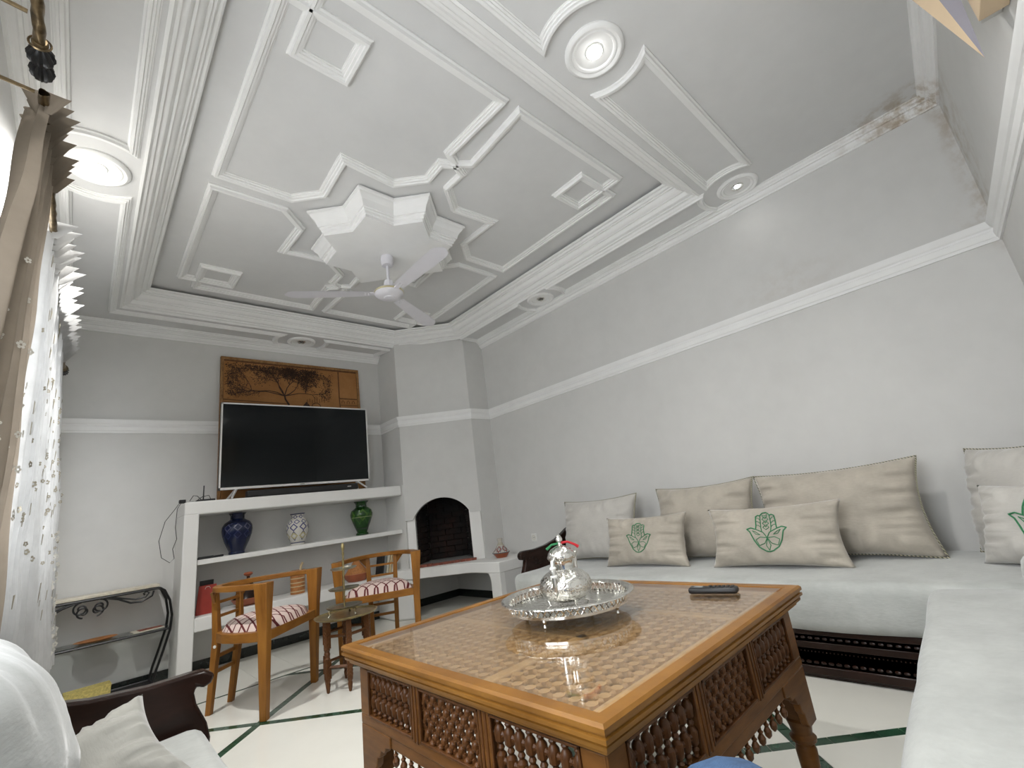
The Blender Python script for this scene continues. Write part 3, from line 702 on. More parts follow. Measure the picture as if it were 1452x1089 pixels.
for z_ in (.025, .07, .105, .145, .19, .213): MB().lathe([(.068, z_-.005), (.0715, z_), (.068, z_+.005)], 28, cap=False).build('ring', 'pale_wood', cb)
MB().tube([(.0, .0, .03), (.035, .0, .26), (.05, .0, .285)], [.010, .012, .014], 8).build('stick', 'pale_wood', cb)
bo = thing('terracotta_tajine', 'terracotta tajine with striped cone lid behind the far chair', 'tajine', (2.24, 5.10, .486))
MB().lathe([(0, 0), (.09, 0), (.125, .04), (.132, .075), (.12, .078), (0, .04)], 32).build('base', 'terracotta', bo)
MB().lathe([(.122, .076), (.10, .11), (.06, .16), (.03, .20), (.022, .215), (.028, .23), (0, .236)], 32).build('lid', 'wicker', bo)
for i, (mt, th_, hh, lean) in enumerate((('black', .030, .205, -9), ('grey_cloth', .022, .20, -9), ('paper', .024, .212, -10), ('pale_wood', .020, .205, -11), ('paper', .026, .200, -11))):
    lab = ['black book leaning first in the small row', 'grey book leaning between black and cream ones', 'tall cream book in the middle of the leaning row', 'tan book leaning between two cream ones', 'cream book leaning last beside the hearth'][i]
    b_ = thing('book', lab, 'book', (2.485+i*.032, 5.10, .493), 0, 'books leaning on the bottom shelf'); b_.rotation_euler = (0, math.radians(-lean), 0)
    MB().box(0, th_, -.07, .07, 0, hh).build('cover', mt, b_, bev=.002); MB().box(.003, th_-.003, -.066, .0715, .003, hh+.0005).build('pages', 'paper', b_)
tj = thing('small_tajine', 'small painted tajine with red base on the bench end', 'tajine', (3.47, 4.10, ZBEN))
MB().lathe([(0, 0), (.055, 0), (.062, .008), (.086, .040), (.090, .052), (0, .052)], 32).build('base', 'terracotta', tj)
MB().lathe([(.098, .050), (.100, .056), (.075, .080), (.048, .115), (.030, .145), (.024, .165), (.028, .180), (.032, .198), (.026, .202), (0, .190)], 36).build('lid', 'tajine_paint', tj)
rt = thing('wifi_router', 'small black router with upright antenna at shelf end', 'router', (.83, 5.15, 1.45))
MB().box(-.07, .075, -.045, .045, .003, .028).build('body', 'black', rt, bev=.006)
MB().tube([(-.01, .03, .02), (-.008, .035, .16)], [.006, .0045], 8).build('antenna', 'black', rt)
MB().tube([(-.03, -.03, .02), (-.07, -.05, .06), (-.10, -.05, .065), (-.125, -.04, .02)], .003, 6).build('short_lead', 'black', rt)
MB().tube([(.04, -.03, .025), (.02, -.05, .06), (-.03, -.055, .05), (-.06, -.04, .03)], .003, 6).build('looped_lead', 'black', rt)
cbz = thing('power_cable', 'thin black cable looping down beside the shelf unit', 'cable', (.645, 5.12, 1.45))
MB().box(-.02, .03, -.03, .01, .004, .036).build('plug', 'black', cbz, bev=.005)
pts = [(.12, .0, .012), (.05, -.01, .010), (0, -.01, .014), (-.028, -.01, -.04), (-.035, -.01, -.20), (-.02, -.01, -.30), (-.045, -.01, -.38), (-.03, -.01, -.46), (-.06, -.01, -.49), (-.12, -.01, -.44), (-.145, -.01, -.30), (-.11, -.01, -.14), (-.05, -.01, -.05), (-.02, -.01, .0)]
MB().tube(pts, .0028, 6).build('cord', 'black', cbz)
so = thing('wall_socket', 'cream power socket on the wall above the bench end', 'socket', (XR, 3.82, .672))
MB().box(-.010, 0, -.042, .042, -.042, .042).build('plate', 'white_plastic', so, bev=.004)
MB().lathe([(.020, 0), (.024, 0), (.024, .004), (.020, .004)], 20, cap=False).xf(T(-.010, 0, 0) @ RY(-PI/2)).build('rim', 'paper', so)
for dy in (-.008, .008): MB().box(-.0112, -.009, dy-.003, dy+.003, -.003, .003).build('hole', 'black', so)

# ================================================================== CHAIRS
def chair(label, loc, rz):
    t = thing('armchair', label, 'chair', (loc[0], loc[1], 0), rz, 'low round-backed oak armchairs')
    def post(xf, xt, yf, yt, h, wf, ws, wt):
        m = MB(); vs = []
        for z, x, y, wx, wy in ((0, xf, yf, wf, wf), (.43, xf+(xt-xf)*.35, yf, ws, ws*1.1), (.50, xf+(xt-xf)*.5, yf, ws, ws*1.15), (h, xt, yt, wt*.95, wt)):
            vs += [(x-wx/2, y-wy/2, z), (x+wx/2, y-wy/2, z), (x+wx/2, y+wy/2, z), (x-wx/2, y+wy/2, z)]
        fs = [(0, 3, 2, 1), (12, 13, 14, 15)]+[(r*4+i, r*4+(i+1) % 4, r*4+4+(i+1) % 4, r*4+4+i) for r in range(3) for i in range(4)]
        return m.add(vs, fs)
    for sx in (-1, 1): post(sx*.300, sx*.322, 0, .0, .782, .042, .054, .088).build('leg', 'oak', t, bev=.004)
    for sx in (-1, 1):
        m = MB(); vs = []
        for z, x, y, w in ((0, sx*.105, .50, .034), (.45, sx*.115, .455, .042), (.752, sx*.125, .470, .034)): vs += [(x-w/2, y-w/2, z), (x+w/2, y-w/2, z), (x+w/2, y+w/2, z), (x-w/2, y+w/2, z)]
        m.add(vs, [(0, 3, 2, 1), (8, 9, 10, 11)]+[(r*4+i, r*4+(i+1) % 4, r*4+4+(i+1) % 4, r*4+4+i) for r in range(2) for i in range(4)])
        m.build('leg', 'oak', t, bev=.003)
    U = [(-.318, .0), (-.312, .10), (-.285, .22), (-.235, .34), (-.165, .43), (-.085, .478), (0, .49), (.085, .478), (.165, .43), (.235, .34), (.285, .22), (.312, .10), (.318, 0)]
    MB().sweep(U, [(-.024, .748), (.026, .748), (.026, .782), (-.024, .782)], False).build('top_rail', 'oak_flat', t, bev=.004)
    V = [(x*.90, y*.94) for x, y in U]
    MB().sweep(V+[], [(-.026, .435), (.026, .435), (.026, .492), (-.026, .492)], False).build('seat_rail', 'oak_flat', t, bev=.004)
    MB().box(-.29, .29, -.022, .022, .435, .490).build('front_rail', 'oak_flat', t, bev=.003)
    # padded seat: dome over the seat outline
    out = [(x*.86, .02+y*.90) for x, y in U]; out = out+[(.16, -.018), (0, -.022), (-.16, -.018)]
    c = (0, .19); n = len(out); rings = 9; m = MB(); vs = [(c[0], c[1], .572)]; fs = []
    for r in range(1, rings+1):
        q = r/rings
        for (x, y) in out: vs.append((c[0]+(x-c[0])*q, c[1]+(y-c[1])*q, .485+.087*math.sqrt(max(0, 1-q**3.2))))
    for i in range(n): fs.append((0, 1+i, 1+(i+1) % n))
    for r in range(rings-1):
        for i in range(n): fs.append((1+r*n+i, 1+(r+1)*n+i, 1+(r+1)*n+(i+1) % n, 1+r*n+(i+1) % n))
    fs.append(tuple(1+(rings-1)*n+i for i in range(n)))
    m.add(vs, fs); m.uv = lambda co: (co.x+.5, co.y+.5+(co.z-.55)*-.4)
    m.build('seat_pad', 'lattice_fabric', t, smooth=60)
    for z in (.585, .675): MB().box(-.115, .115, .452, .470, z-.009, z+.009).build('back_slat', 'oak_flat', t)
    for z in (.335, .245): MB().box(-.11, .11, .468, .488, z-.011, z+.011).build('stretcher', 'oak_flat', t)
    for sx in (-1, 1): MB().slab([(0, .748), (.075, .748), (.0, .66)], lambda p, q, w: (sx*(.13+p*.96), .468+w-p*.35, q), -.008, .010).build('corner_bracket', 'oak_flat', t)
    if rz > 0: MB().lathe([(.010, 0), (.010, .004), (0, .005)], 12).xf(T(-.137, .452, .405) @ RZ(-PI/2) @ RX(PI/2)).build('price_tag', 'white_plastic', t)
    return t
chair('oak armchair with red lattice seat turned side-on beside the red bag', (1.125, 3.65), math.radians(43))
chair('oak armchair with red lattice seat standing square before the fireplace', (1.875, 3.85), math.radians(-30.7))

# ------------------------------------------------------------------ brass tray table and tiered stand
sx_, sy_ = 1.46, 3.53
t = thing('tray_table', 'small carved wooden folding table with round brass tray', 'side table', (sx_, sy_, 0), math.radians(12))
MB().lathe([(0, .443), (.19, .443), (.205, .447), (.218, .460), (.213, .462), (.20, .452), (0, .449)], 44).build('brass_tray', 'brass', t)
lg = MB().lathe([(.006, 0), (.010, .004), (.016, .045), (.013, .062), (.018, .072), (.0165, .085)], 12)
lg.box(-.017, .017, -.017, .017, .085, .20); lg.lathe([(.014, .20), (.018, .207), (.013, .220), (.018, .235), (.013, .25), (.018, .262), (.014, .27)], 12); lg.box(-.017, .017, -.017, .017, .27, .443)
for z_ in [.105+i*.022 for i in range(4)]+[.29+i*.024 for i in range(6)]:
    for a in range(4): lg.slab([(-.012, z_-.008), (0, z_+.006), (.012, z_-.008), (0, z_-.003)], lambda p, q, w, a=a: tuple(RZ(a*PI/2) @ Vector((p, -.017-w, q))), 0, .003)
lgm = lg.mesh('leg', 'table_turn')
for k_ in range(6):
    a = k_*PI/3; inst('leg', lgm, t, RZ(a) @ T(.155, 0, 0))
    a2 = a+PI/3
    for z_ in (.155, .345):
        m = MB().tube([(.155*math.cos(a), .155*math.sin(a), z_), (.155*math.cos(a2), .155*math.sin(a2), z_)], .010, 4); m.build('stretcher', 'table_turn', t)
t = thing('tiered_stand', 'three-tier tarnished metal cake stand on the brass tray', 'cake stand', (sx_-.01, sy_, .4495), math.radians(20))
MB().lathe([(0, .045), (.004, .045), (.007, .06), (.005, .09), (.008, .11), (.005, .14), (.010, .165), (.005, .185), (.007, .21), (.005, .25), (.008, .29), (.012, .305), (.006, .32), (.008, .35), (.006, .40), (.010, .42), (.006, .435), (.012, .455), (.013, .475), (.008, .492), (0, .497)], 14).build('stem', 'brass', t)
for z_, r_ in ((.050, .125), (.170, .108), (.308, .094)):
    MB().lathe([(0, z_), (r_*.75, z_), (r_*.92, z_+.004), (r_, z_+.014), (r_*.97, z_+.016), (r_*.90, z_+.008), (0, z_+.005)], 36).build('tray', 'pewter', t)
for k_ in range(3):
    a = k_*2*PI/3+.5; c_, s_ = math.cos(a), math.sin(a)
    MB().tube([(.085*c_, .085*s_, .050), (.108*c_, .108*s_, .042), (.100*c_, .100*s_, .020), (.112*c_, .112*s_, .004)], [.010, .008, .005, .007], 8).build('foot', 'pewter', t)

# ================================================================== CARVED COFFEE TABLE
TX = 1.295; TYc = 1.2025; HX = .58; HY = .5825; TZ = .65
ct = thing('coffee_table', 'carved wooden lattice coffee table with glass top and turned legs', 'coffee table', (TX, TYc, 0))
# stepped top frame
fr = [(-.042, TZ-.012), (-.038, TZ), (-.006, TZ), (0, TZ-.006), (0, TZ-.016), (-.006, TZ-.018), (-.006, TZ-.022), (-.001, TZ-.024), (-.001, TZ-.032), (-.012, TZ-.034), (-.012, TZ-.038), (-.008, TZ-.040), (-.010, TZ-.048), (-.020, TZ-.050), (-.022, TZ-.060), (-.042, TZ-.060)]
rect = [(HX, HY), (-HX, HY), (-HX, -HY), (HX, -HY)]
for i in range(4):
    a = rect[i]; b = rect[(i+1) % 4]; va = Vector(a); vb = Vector(b); d = (vb-va).normalized(); nl = Vector((-d.y, d.x))
    m = MB(); vs = []; n = len(fr)
    for o, z in fr: q = va+nl*(-o)+d*(-o); vs.append((q.x, q.y, z))
    for o, z in fr: q = vb+nl*(-o)-d*(-o); vs.append((q.x, q.y, z))
    m.add(vs, [(k_, (k_+1) % n, n+(k_+1) % n, n+k_) for k_ in range(n)]+[tuple(range(n-1, -1, -1)), tuple(range(n, 2*n))]); m.build('top_frame', 'table_edge', ct, smooth=20)
MB().box(-HX+.042, HX-.042, -HY+.050, HY-.042, TZ-.008, TZ-.003).build('glass_top', 'table_glass', ct, smooth=0)
MB().box(-HX+.03, HX-.03, -HY+.03, HY-.03, TZ-.066, TZ-.061).build('tray_board', 'board_dark', ct)
# pinwheel of bars holding the lattice (world coordinates minus table centre)
ZL = TZ-.026
bars = [((.78, 1.51), (1.022, 1.062)), ((1.145, 1.185), (1.022, 1.73)), ((1.165, 1.815), (1.352, 1.392)), ((1.47, 1.51), (.695, 1.372))]
for (bx, by) in bars:
    MB().box(bx[0]-TX, bx[1]-TX, by[0]-TYc, by[1]-TYc, TZ-.055, TZ-.016).build('divider', 'lattice_wood', ct, bev=.006)
    lx = bx[1]-bx[0] > by[1]-by[0]
for i in range(4):
    a, b, c, d = ((-.54, .54, -.54, -.495), (-.54, .54, .498, .54), (-.54, -.508, -.495, .498), (.502, .54, -.495, .498))[i]
    MB().box(a, b, c, d, TZ-.055, TZ-.018).build('inner_frame', 'lattice_wood', ct, bev=.004)
def node_piece(p, s=1.0):
    m = MB(); r = .0135*s
    m.add([(r*math.cos(PI/8+k_*PI/4)*1.05, r*math.sin(PI/8+k_*PI/4)*1.05, z) for z in (-.011*s, .010*s) for k_ in range(8)], [tuple(range(7, -1, -1)), tuple(range(8, 16))]+[(k_, (k_+1) % 8, 8+(k_+1) % 8, 8+k_) for k_ in range(8)])
    for a in range(4):
        q = MB().lathe([(.006*s, .011*s), (.0100*s, .0140*s), (.0060*s, .0165*s), (.0092*s, .0195*s), (.006*s, p/2)], 7)
        q.xf(RZ(a*PI/2) @ RY(PI/2)); m.add(q.v, q.f)
    return m
P_ = .0445
nmesh = node_piece(P_).mesh('lattice_piece', 'lattice_wood')
regs = [((.785, 1.47), (.70, 1.022)), ((1.51, 1.80), (.70, 1.352)), ((.785, 1.145), (1.062, 1.71)), ((1.185, 1.80), (1.392, 1.71)), ((1.185, 1.47), (1.062, 1.352))]
cnt = 0; restl = MB(); base = node_piece(P_)
for (rx, ry) in regs:
    nx = round((rx[1]-rx[0])/P_); ny = round((ry[1]-ry[0])/P_); px = (rx[1]-rx[0])/nx; py = (ry[1]-ry[0])/ny
    for i in range(nx):
        for j in range(ny):
            M4 = T(rx[0]+(i+.5)*px-TX, ry[0]+(j+.5)*py-TYc, ZL) @ Matrix.Diagonal((px/P_, py/P_, 1, 1))
            if cnt < 290: inst('lattice_piece', nmesh, ct, M4); cnt += 1
            else: restl.add([tuple(M4 @ Vector(v)) for v in base.v], base.f)
tag(restl.build('lattice_remainder', 'lattice_wood', ct), None, kind='stuff')
# four faces: rails, stiles, spindle and lattice panels, apron, pendants
bx_, by_ = .535, .5375
sp_prof = [(.005, 0), (.008, .003), (.006, .008), (.0095, .016), (.006, .022), (.0125, .030), (.0135, .045), (.0125, .056), (.006, .063), (.0095, .070), (.006, .077), (.0125, .084), (.0135, .098), (.0125, .110), (.006, .118), (.0095, .125), (.006, .132), (.008, .137), (.005, .140)]
spm = MB().lathe(sp_prof, 9); 
for z_ in (.045, .098):
    for a in (0, PI): q = MB().lathe([(.005, .010), (.0085, .014), (.005, .0185), (.007, .021)], 7).xf(T(0, 0, z_) @ RZ(a) @ RY(PI/2)); spm.add(q.v, q.f)
spm = spm.mesh('spindle', 'table_turn')
xb_ = MB().ball((0, 0, 0), .0115, seg=8, ring=6)
for a in range(4):
    q = MB().lathe([(.005, .008), (.008, .013), (.0045, .017), (.0075, .0215), (.0045, .0275)], 7).xf(RY(PI/4+a*PI/2)); xb_.add(q.v, q.f)
xbm = xb_.mesh('lattice_knot', 'table_turn')
pend = MB().lathe([(.004, 0), (.004, -.012), (.008, -.016), (.005, -.021), (.011, -.032), (.009, -.043), (.003, -.050), (0, -.051)], 10).mesh('pendant', 'table_turn')
def face(half, off, rot):
    F = RZ(rot) @ T(0, -off, 0)      # local x along the face, -y outward
    def part(name, m, mat='table_wood', bev=.003):
        m.xf(F); m.build(name, mat, ct, bev=bev)
    part('top_rail', MB().box(-half, half, 0, .03, .575, .592))
    part('bottom_rail', MB().box(-half, half, 0, .03, .405, .435))
    st_ = .062; mul = .044; wpan = (2*half-2*st_-2*mul)/3
    x = -half+st_
    for sx in (-1, 1): part('stile', MB().box(sx*half, sx*(half-st_), 0, .03, .435, .575) if sx > 0 else MB().box(-half, -half+st_, 0, .03, .435, .575))
    for i in range(3):
        x0 = x+i*(wpan+mul); x1 = x0+wpan
        if i < 2:
            part('mullion', MB().box(x1, x1+mul, -.002, .03, .43, .58))
            for g_ in (.012, .030): part('reed', MB().box(x1+g_-.003, x1+g_+.005, -.005, 0, .43, .58), 'table_turn', .001)
        for (a, b, c, d) in ((x0, x1, .435, .441), (x0, x1, .569, .575), (x0, x0+.006, .435, .575), (x1-.006, x1, .435, .575)): part('bead_moulding', MB().box(a, b, -.003, .004, c, d), 'table_turn', .001)
        if i != 1:
            n = 8; p = wpan/n
            for k_ in range(n): inst('spindle', spm, ct, F @ T(x0+(k_+.5)*p, .014, .435))
        else:
            n = 7; p = wpan/n
            for r in range(7):
                for k_ in range(n+(r % 2 == 0)):
                    xx = x0+(k_+(.5 if r % 2 else 0))*p
                    if x0+.004 < xx < x1-.004: inst('lattice_knot', xbm, ct, F @ T(xx, .014, .435+r*.0233) @ Matrix.Diagonal((p/.0395, 1, 1.18, 1)))
    # scalloped apron: a bracket at each corner and a shallow band between
    for sx in (-1, 1):
        prof = [(half, .405), (half-.20, .405), (half-.20, .372), (half-.165, .366), (half-.155, .350), (half-.135, .352), (half-.122, .330), (half-.108, .326), (half-.100, .300), (half-.088, .290), (half-.082, .262), (half-.066, .245), (half, .245)]
        m = MB().slab([(sx*a, b) for a, b in prof], lambda p, q, w: (p, w, q), .0, .024); part('corner_bracket', m)
    part('apron', MB().box(-half+.20, half-.20, .004, .024, .372, .405))
    for k_ in range(15): inst('pendant', pend, ct, F @ T(-half+.19+(2*half-.38)*(k_+.5)/15, .012, .374))
face(bx_-.003, by_, 0); face(by_-.003, bx_, PI/2); face(bx_-.003, by_, PI); face(by_-.003, bx_, -PI/2)
tl = MB().lathe([(.020, 0), (.026, .006), (.022, .03), (.028, .10), (.032, .17), (.026, .185), (.038, .195), (.040, .205), (.030, .215), (.034, .235), (.040, .255), (.030, .265)], 18)
tl.add(*[(v, f) for v, f in [(MB().box(-.034, .034, -.034, .034, .262, .592).v, MB().box(-.034, .034, -.034, .034, .262, .592).f)]][0])
tlm = tl.mesh('leg', 'table_wood')
for sx in (-1, 1):
    for sy in (-1, 1): inst('leg', tlm, ct, T(sx*(bx_-.042), sy*(by_-.042), 0))

# ------------------------------------------------------------------ silver tray, teapot, remote
GX, GY, GZ = 1.325, 1.225, TZ-.003
tr = thing('silver_tray', 'round engraved silver tray with pierced gallery on short legs', 'tray', (GX, GY, GZ))
RT = .212
MB().lathe([(0, .032), (RT-.02, .032), (RT, .034), (RT, .037), (RT-.02, .036), (0, .036)], 64).build('plate', 'silver', tr)
gl = MB(); ng = 62
for k_ in range(ng):
    for d in (-1, 1):
        a, b = 2*PI*k_/ng, 2*PI*(k_+d)/ng
        gl.tube([(RT*math.cos(a), RT*math.sin(a), .036), ((RT+.003)*math.cos((a+b)/2), (RT+.003)*math.sin((a+b)/2), .050), ((RT+.006)*math.cos(b), (RT+.006)*math.sin(b), .064)], .0022, 4)
gl.build('pierced_gallery', 'silver_plain', tr)
MB().lathe([(RT+.003, .062), (RT+.008, .068), (RT+.022, .072), (RT+.030, .069), (RT+.031, .066), (RT+.020, .066), (RT+.006, .061)], 64, cap=False).build('rim', 'silver', tr)
MB().lathe([(RT-.002, .034), (RT+.003, .032), (RT+.003, .040), (RT-.002, .040)], 64, cap=False).build('lower_band', 'silver_plain', tr)
for k_ in range(4):
    a = math.radians(-165+k_*90); MB().lathe([(.004, 0), (.006, .003), (.0035, .012), (.008, .02), (.006, .028), (.009, .034)], 10).xf(T(.185*math.cos(a), .185*math.sin(a), 0)).build('leg', 'silver_plain', tr)
pt = thing('teapot', 'engraved silver teapot with acorn finial and red ribbon', 'teapot', (1.30, 1.20, GZ+.036), math.radians(200))
MB().lathe([(0, .018), (.050, .018), (.076, .030), (.091, .050), (.095, .070), (.088, .092), (.068, .110), (.052, .118), (.046, .124)], 44).build('belly', 'silver', pt)
MB().lathe([(.044, .122), (.043, .140), (.045, .152), (.049, .156), (.045, .160)], 36).build('neck', 'silver_plain', pt)
ld = MB().lathe([(.052, .160), (.053, .165), (.048, .178), (.036, .192), (.018, .200), (.008, .203)], 36).build('lid', 'silver', pt)
MB().lathe([(.006, .202), (.010, .207), (.006, .212), (.012, .219), (.012, .227), (.006, .238), (0, .242)], 16).build('finial', 'silver_plain', ld)
MB().tube([(.050, 0, .158), (.072, 0, .170), (.088, 0, .160), (.092, 0, .130), (.096, 0, .090), (.094, 0, .060), (.080, 0, .046)], [.007, .008, .008, .010, .008, .009, .006], 10).build('handle', 'silver_plain', pt)
for z_ in (.112, .138): MB().lathe([(.009, -.006), (.0125, 0), (.009, .006)], 12).xf(T(.0925, 0, z_)).build('handle_collar', 'white_plastic', pt)
MB().tube([(-.075, 0, .065), (-.105, 0, .085), (-.115, 0, .120), (-.135, 0, .155), (-.155, 0, .165)], [.017, .015, .011, .008, .0075], 12).build('spout', 'silver_plain', pt)
for k_ in range(4):
    a = PI/4+k_*PI/2; c_, s_ = math.cos(a), math.sin(a)
    MB().tube([(.055*c_, .055*s_, .030), (.074*c_, .074*s_, .026), (.068*c_, .068*s_, .010), (.082*c_, .082*s_, .002)], [.007, .006, .004, .005], 8).build('foot', 'silver_plain', pt)
rib = plain('red_ribbon', (.45, .012, .02), .6); rig = plain('green_ribbon', (.01, .16, .05), .6)
iR = RZ(-math.radians(200))
def loc(x, y, z): v = iR @ Vector((x, y, z)); return (v.x, v.y, v.z)
MB().tube([loc(.0, .0, .211), loc(.022, -.020, .212), loc(.040, -.036, .200), loc(.050, -.044, .190)], [.005, .004, .0045, .006], 8).build('red_ribbon', rib, pt)
MB().tube([loc(-.004, .004, .210), loc(-.020, .022, .208), loc(-.036, .036, .194)], [.004, .004, .005], 8).build('green_ribbon', rig, pt)
rc = thing('remote_control', 'black remote control lying on the glass table top', 'remote control', (1.715, .862, GZ), math.atan2(-.16, .035))
MB().box(-.085, .085, -.024, .024, .001, .022).build('body', 'black', rc, bev=.008)
for i in range(6):
    for j in range(3): MB().box(-.015+i*.0155, -.005+i*.0155, -.016+j*.0125, -.008+j*.0125, .022, .0245).build('button', 'iron', rc)
MB().box(-.065, -.035, -.012, .012, .0215, .0228).build('display', 'grey_cloth', rc)

# ================================================================== SOFAS
def rbox(x0, x1, y0, y1, z0, z1, r, name, mat, parent, wob=.006, cuts=14, seed=0):
    bm = bmesh.new(); bmesh.ops.create_cube(bm, size=1)
    for v in bm.verts: v.co = Vector((x0+(v.co.x+.5)*(x1-x0), y0+(v.co.y+.5)*(y1-y0), z0+(v.co.z+.5)*(z1-z0)))
    bmesh.ops.bevel(bm, geom=bm.edges[:], offset=r, segments=4, profile=.5, affect='EDGES', clamp_overlap=True)
    long_ = [e for e in bm.edges if e.calc_length() > .2]
    bmesh.ops.subdivide_edges(bm, edges=long_, cuts=cuts, use_grid_fill=True)
    for v in bm.verts:
        p = v.co; n = noise.noise(p*2.3+Vector((seed, 0, 0)))*wob*1.3+noise.noise(p*7+Vector((0, seed, 0)))*wob*.6
        v.co += v.normal*n
    me = bpy.data.meshes.new(name); bm.to_mesh(me); bm.free()
    me.polygons.foreach_set('use_smooth', [True]*len(me.polygons)); me.materials.append(M[mat])
    o = bpy.data.objects.new(name, me); COL.objects.link(o); o.parent = parent; return o
armp = [(.012, .0), (.012, .30), (.004, .40), (.016, .45), (.050, .52), (.058, .555), (.052, .575), (.030, .562), (.008, .572), (-.004, .595), (.004, .622), (.030, .638), (.075, .640), (.19, .636), (.34, .648), (.50, .682), (.60, .722), (.68, .760), (.74, .772), (.79, .772), (.79, 0)]
def base_modules(parent, L0, L1, xf_, outward, modules):
    # front board of a seat base between L0..L1 along y, front at x = xf_; outward = -1 or +1 in x
    edges = [L0+(L1-L0)*i/modules for i in range(modules+1)]
    for i in range(modules):
        a, b = edges[i]+.003, edges[i+1]-.003; s = outward
        def bx(d0, d1, z0, z1):
            p, q = sorted((xf_+s*d0, xf_+s*d1)); return MB().box(p, q, a, b, z0, z1)
        o = bx(-.03, 0, .006, .24).build('base_panel', 'mahogany', parent, bev=.003)
        bx(0, .010, .205, .238).build('cap_moulding', 'mahogany', o, bev=.004)
        bx(0, .006, .140, .172).build('flat_band', 'mahogany', o, bev=.004)
        bx(0, .010, .018, .060).build('plinth_moulding', 'mahogany', o, bev=.005)
        n = int((b-a)/.032)
        for zz, rr, cc in ((.190, (.006, .013, .007), n), (.076, (.007, .014, .008), n), (.126, (.004, .004, .004), n*2)):
            bd = MB()
            for k_ in range(cc): bd.ball((xf_+s*.004, a+(k_+.5)*(b-a)/cc, zz), *rr, 6, 4)
            tag(bd.build('carved_beading', 'mahogany', o), None, kind='stuff')
sr = thing('sofa', 'long pearl-white sofa along the right wall with dark carved base', 'sofa', (0, 0, 0))
rbox(2.765, XR-.01, -.27, 3.165, .235, .475, .055, 'mattress', 'mattress', sr, .007, 22, 1)
MB().box(2.83, XR-.02, -.25, 3.16, .02, .235).build('base', 'mahogany', sr)
base_modules(sr, -.2, 3.16, 2.83, -1, 5)
MB().slab(armp, lambda p, q, w: (2.91+p, w, q), 3.175, 3.225).build('arm', 'mahogany', sr, bev=.008)

sl = thing('sofa', 'sofa under the window curtains with dark scrolled wooden arm', 'sofa', (0, 0, 0))
rbox(XL+.02, .375, .40, 2.165, .235, .465, .055, 'mattress', 'mattress', sl, .006, 16, 5)
MB().box(XL+.02, .33, .40, 2.165, .02, .235).build('base', 'mahogany', sl)
base_modules(sl, .42, 2.16, .33, 1, 3)
MB().slab([(p, q if q < .6 else q-.018) for p, q in armp], lambda p, q, w: (.402-p, w, q), 2.172, 2.228).build('arm', 'mahogany', sl, bev=.010)

na_ = -math.atan(NT)
snr = thing('sofa', 'sofa along the near wall that meets the long sofa in the corner', 'sofa', (XR, yn(XR), 0), math.atan(NT))
# local frame: x runs back along the wall (negative), y into the room
rbox(-3.70, -.985, .03, .775, .235, .480, .055, 'mattress', 'mattress', snr, .006, 18, 9)
MB().box(-3.70, -1.0, .03, .71, .02, .235).build('base', 'mahogany', snr)
MB().box(-3.70, -1.0, .71, .735, .006, .235).build('base_panel', 'mahogany', snr)

# ------------------------------------------------------------------ cushions
def pillow_fn(w, h, t, seed, pinch=.07, wr=1.0):
    # front surface over u,v in -1..1: returns local (x across, y outwards, z up)
    def base(u, v, side):
        ex = 1-pinch*(1-abs(v)**2.0)*abs(u)**3; ez = 1-pinch*(1-abs(u)**2.0)*abs(v)**3
        x = u*w/2*ex; z = v*h/2*ez
        prof = max(0, (1-abs(u)**3.0)*(1-abs(v)**3.0))**.55
        d = t/2*prof
        e = max(abs(u), abs(v)); k = max(0, (e-.35)/.65)*(1-e**8)
        n = noise.noise(Vector((u*2.2+seed, v*2.2, side*3+seed)))*.018
        # gathered creases running in from the seams
        a = u*7.5 if abs(v) > abs(u) else v*7.5
        cr = math.sin(a*2.3+seed+3*noise.noise(Vector((u*2, v*2, seed))))*.016*k*wr + noise.noise(Vector((a*1.7, e*1.3, seed*2)))*.030*k*wr
        return x, (d+(n+cr)*prof**.5), z
    return base
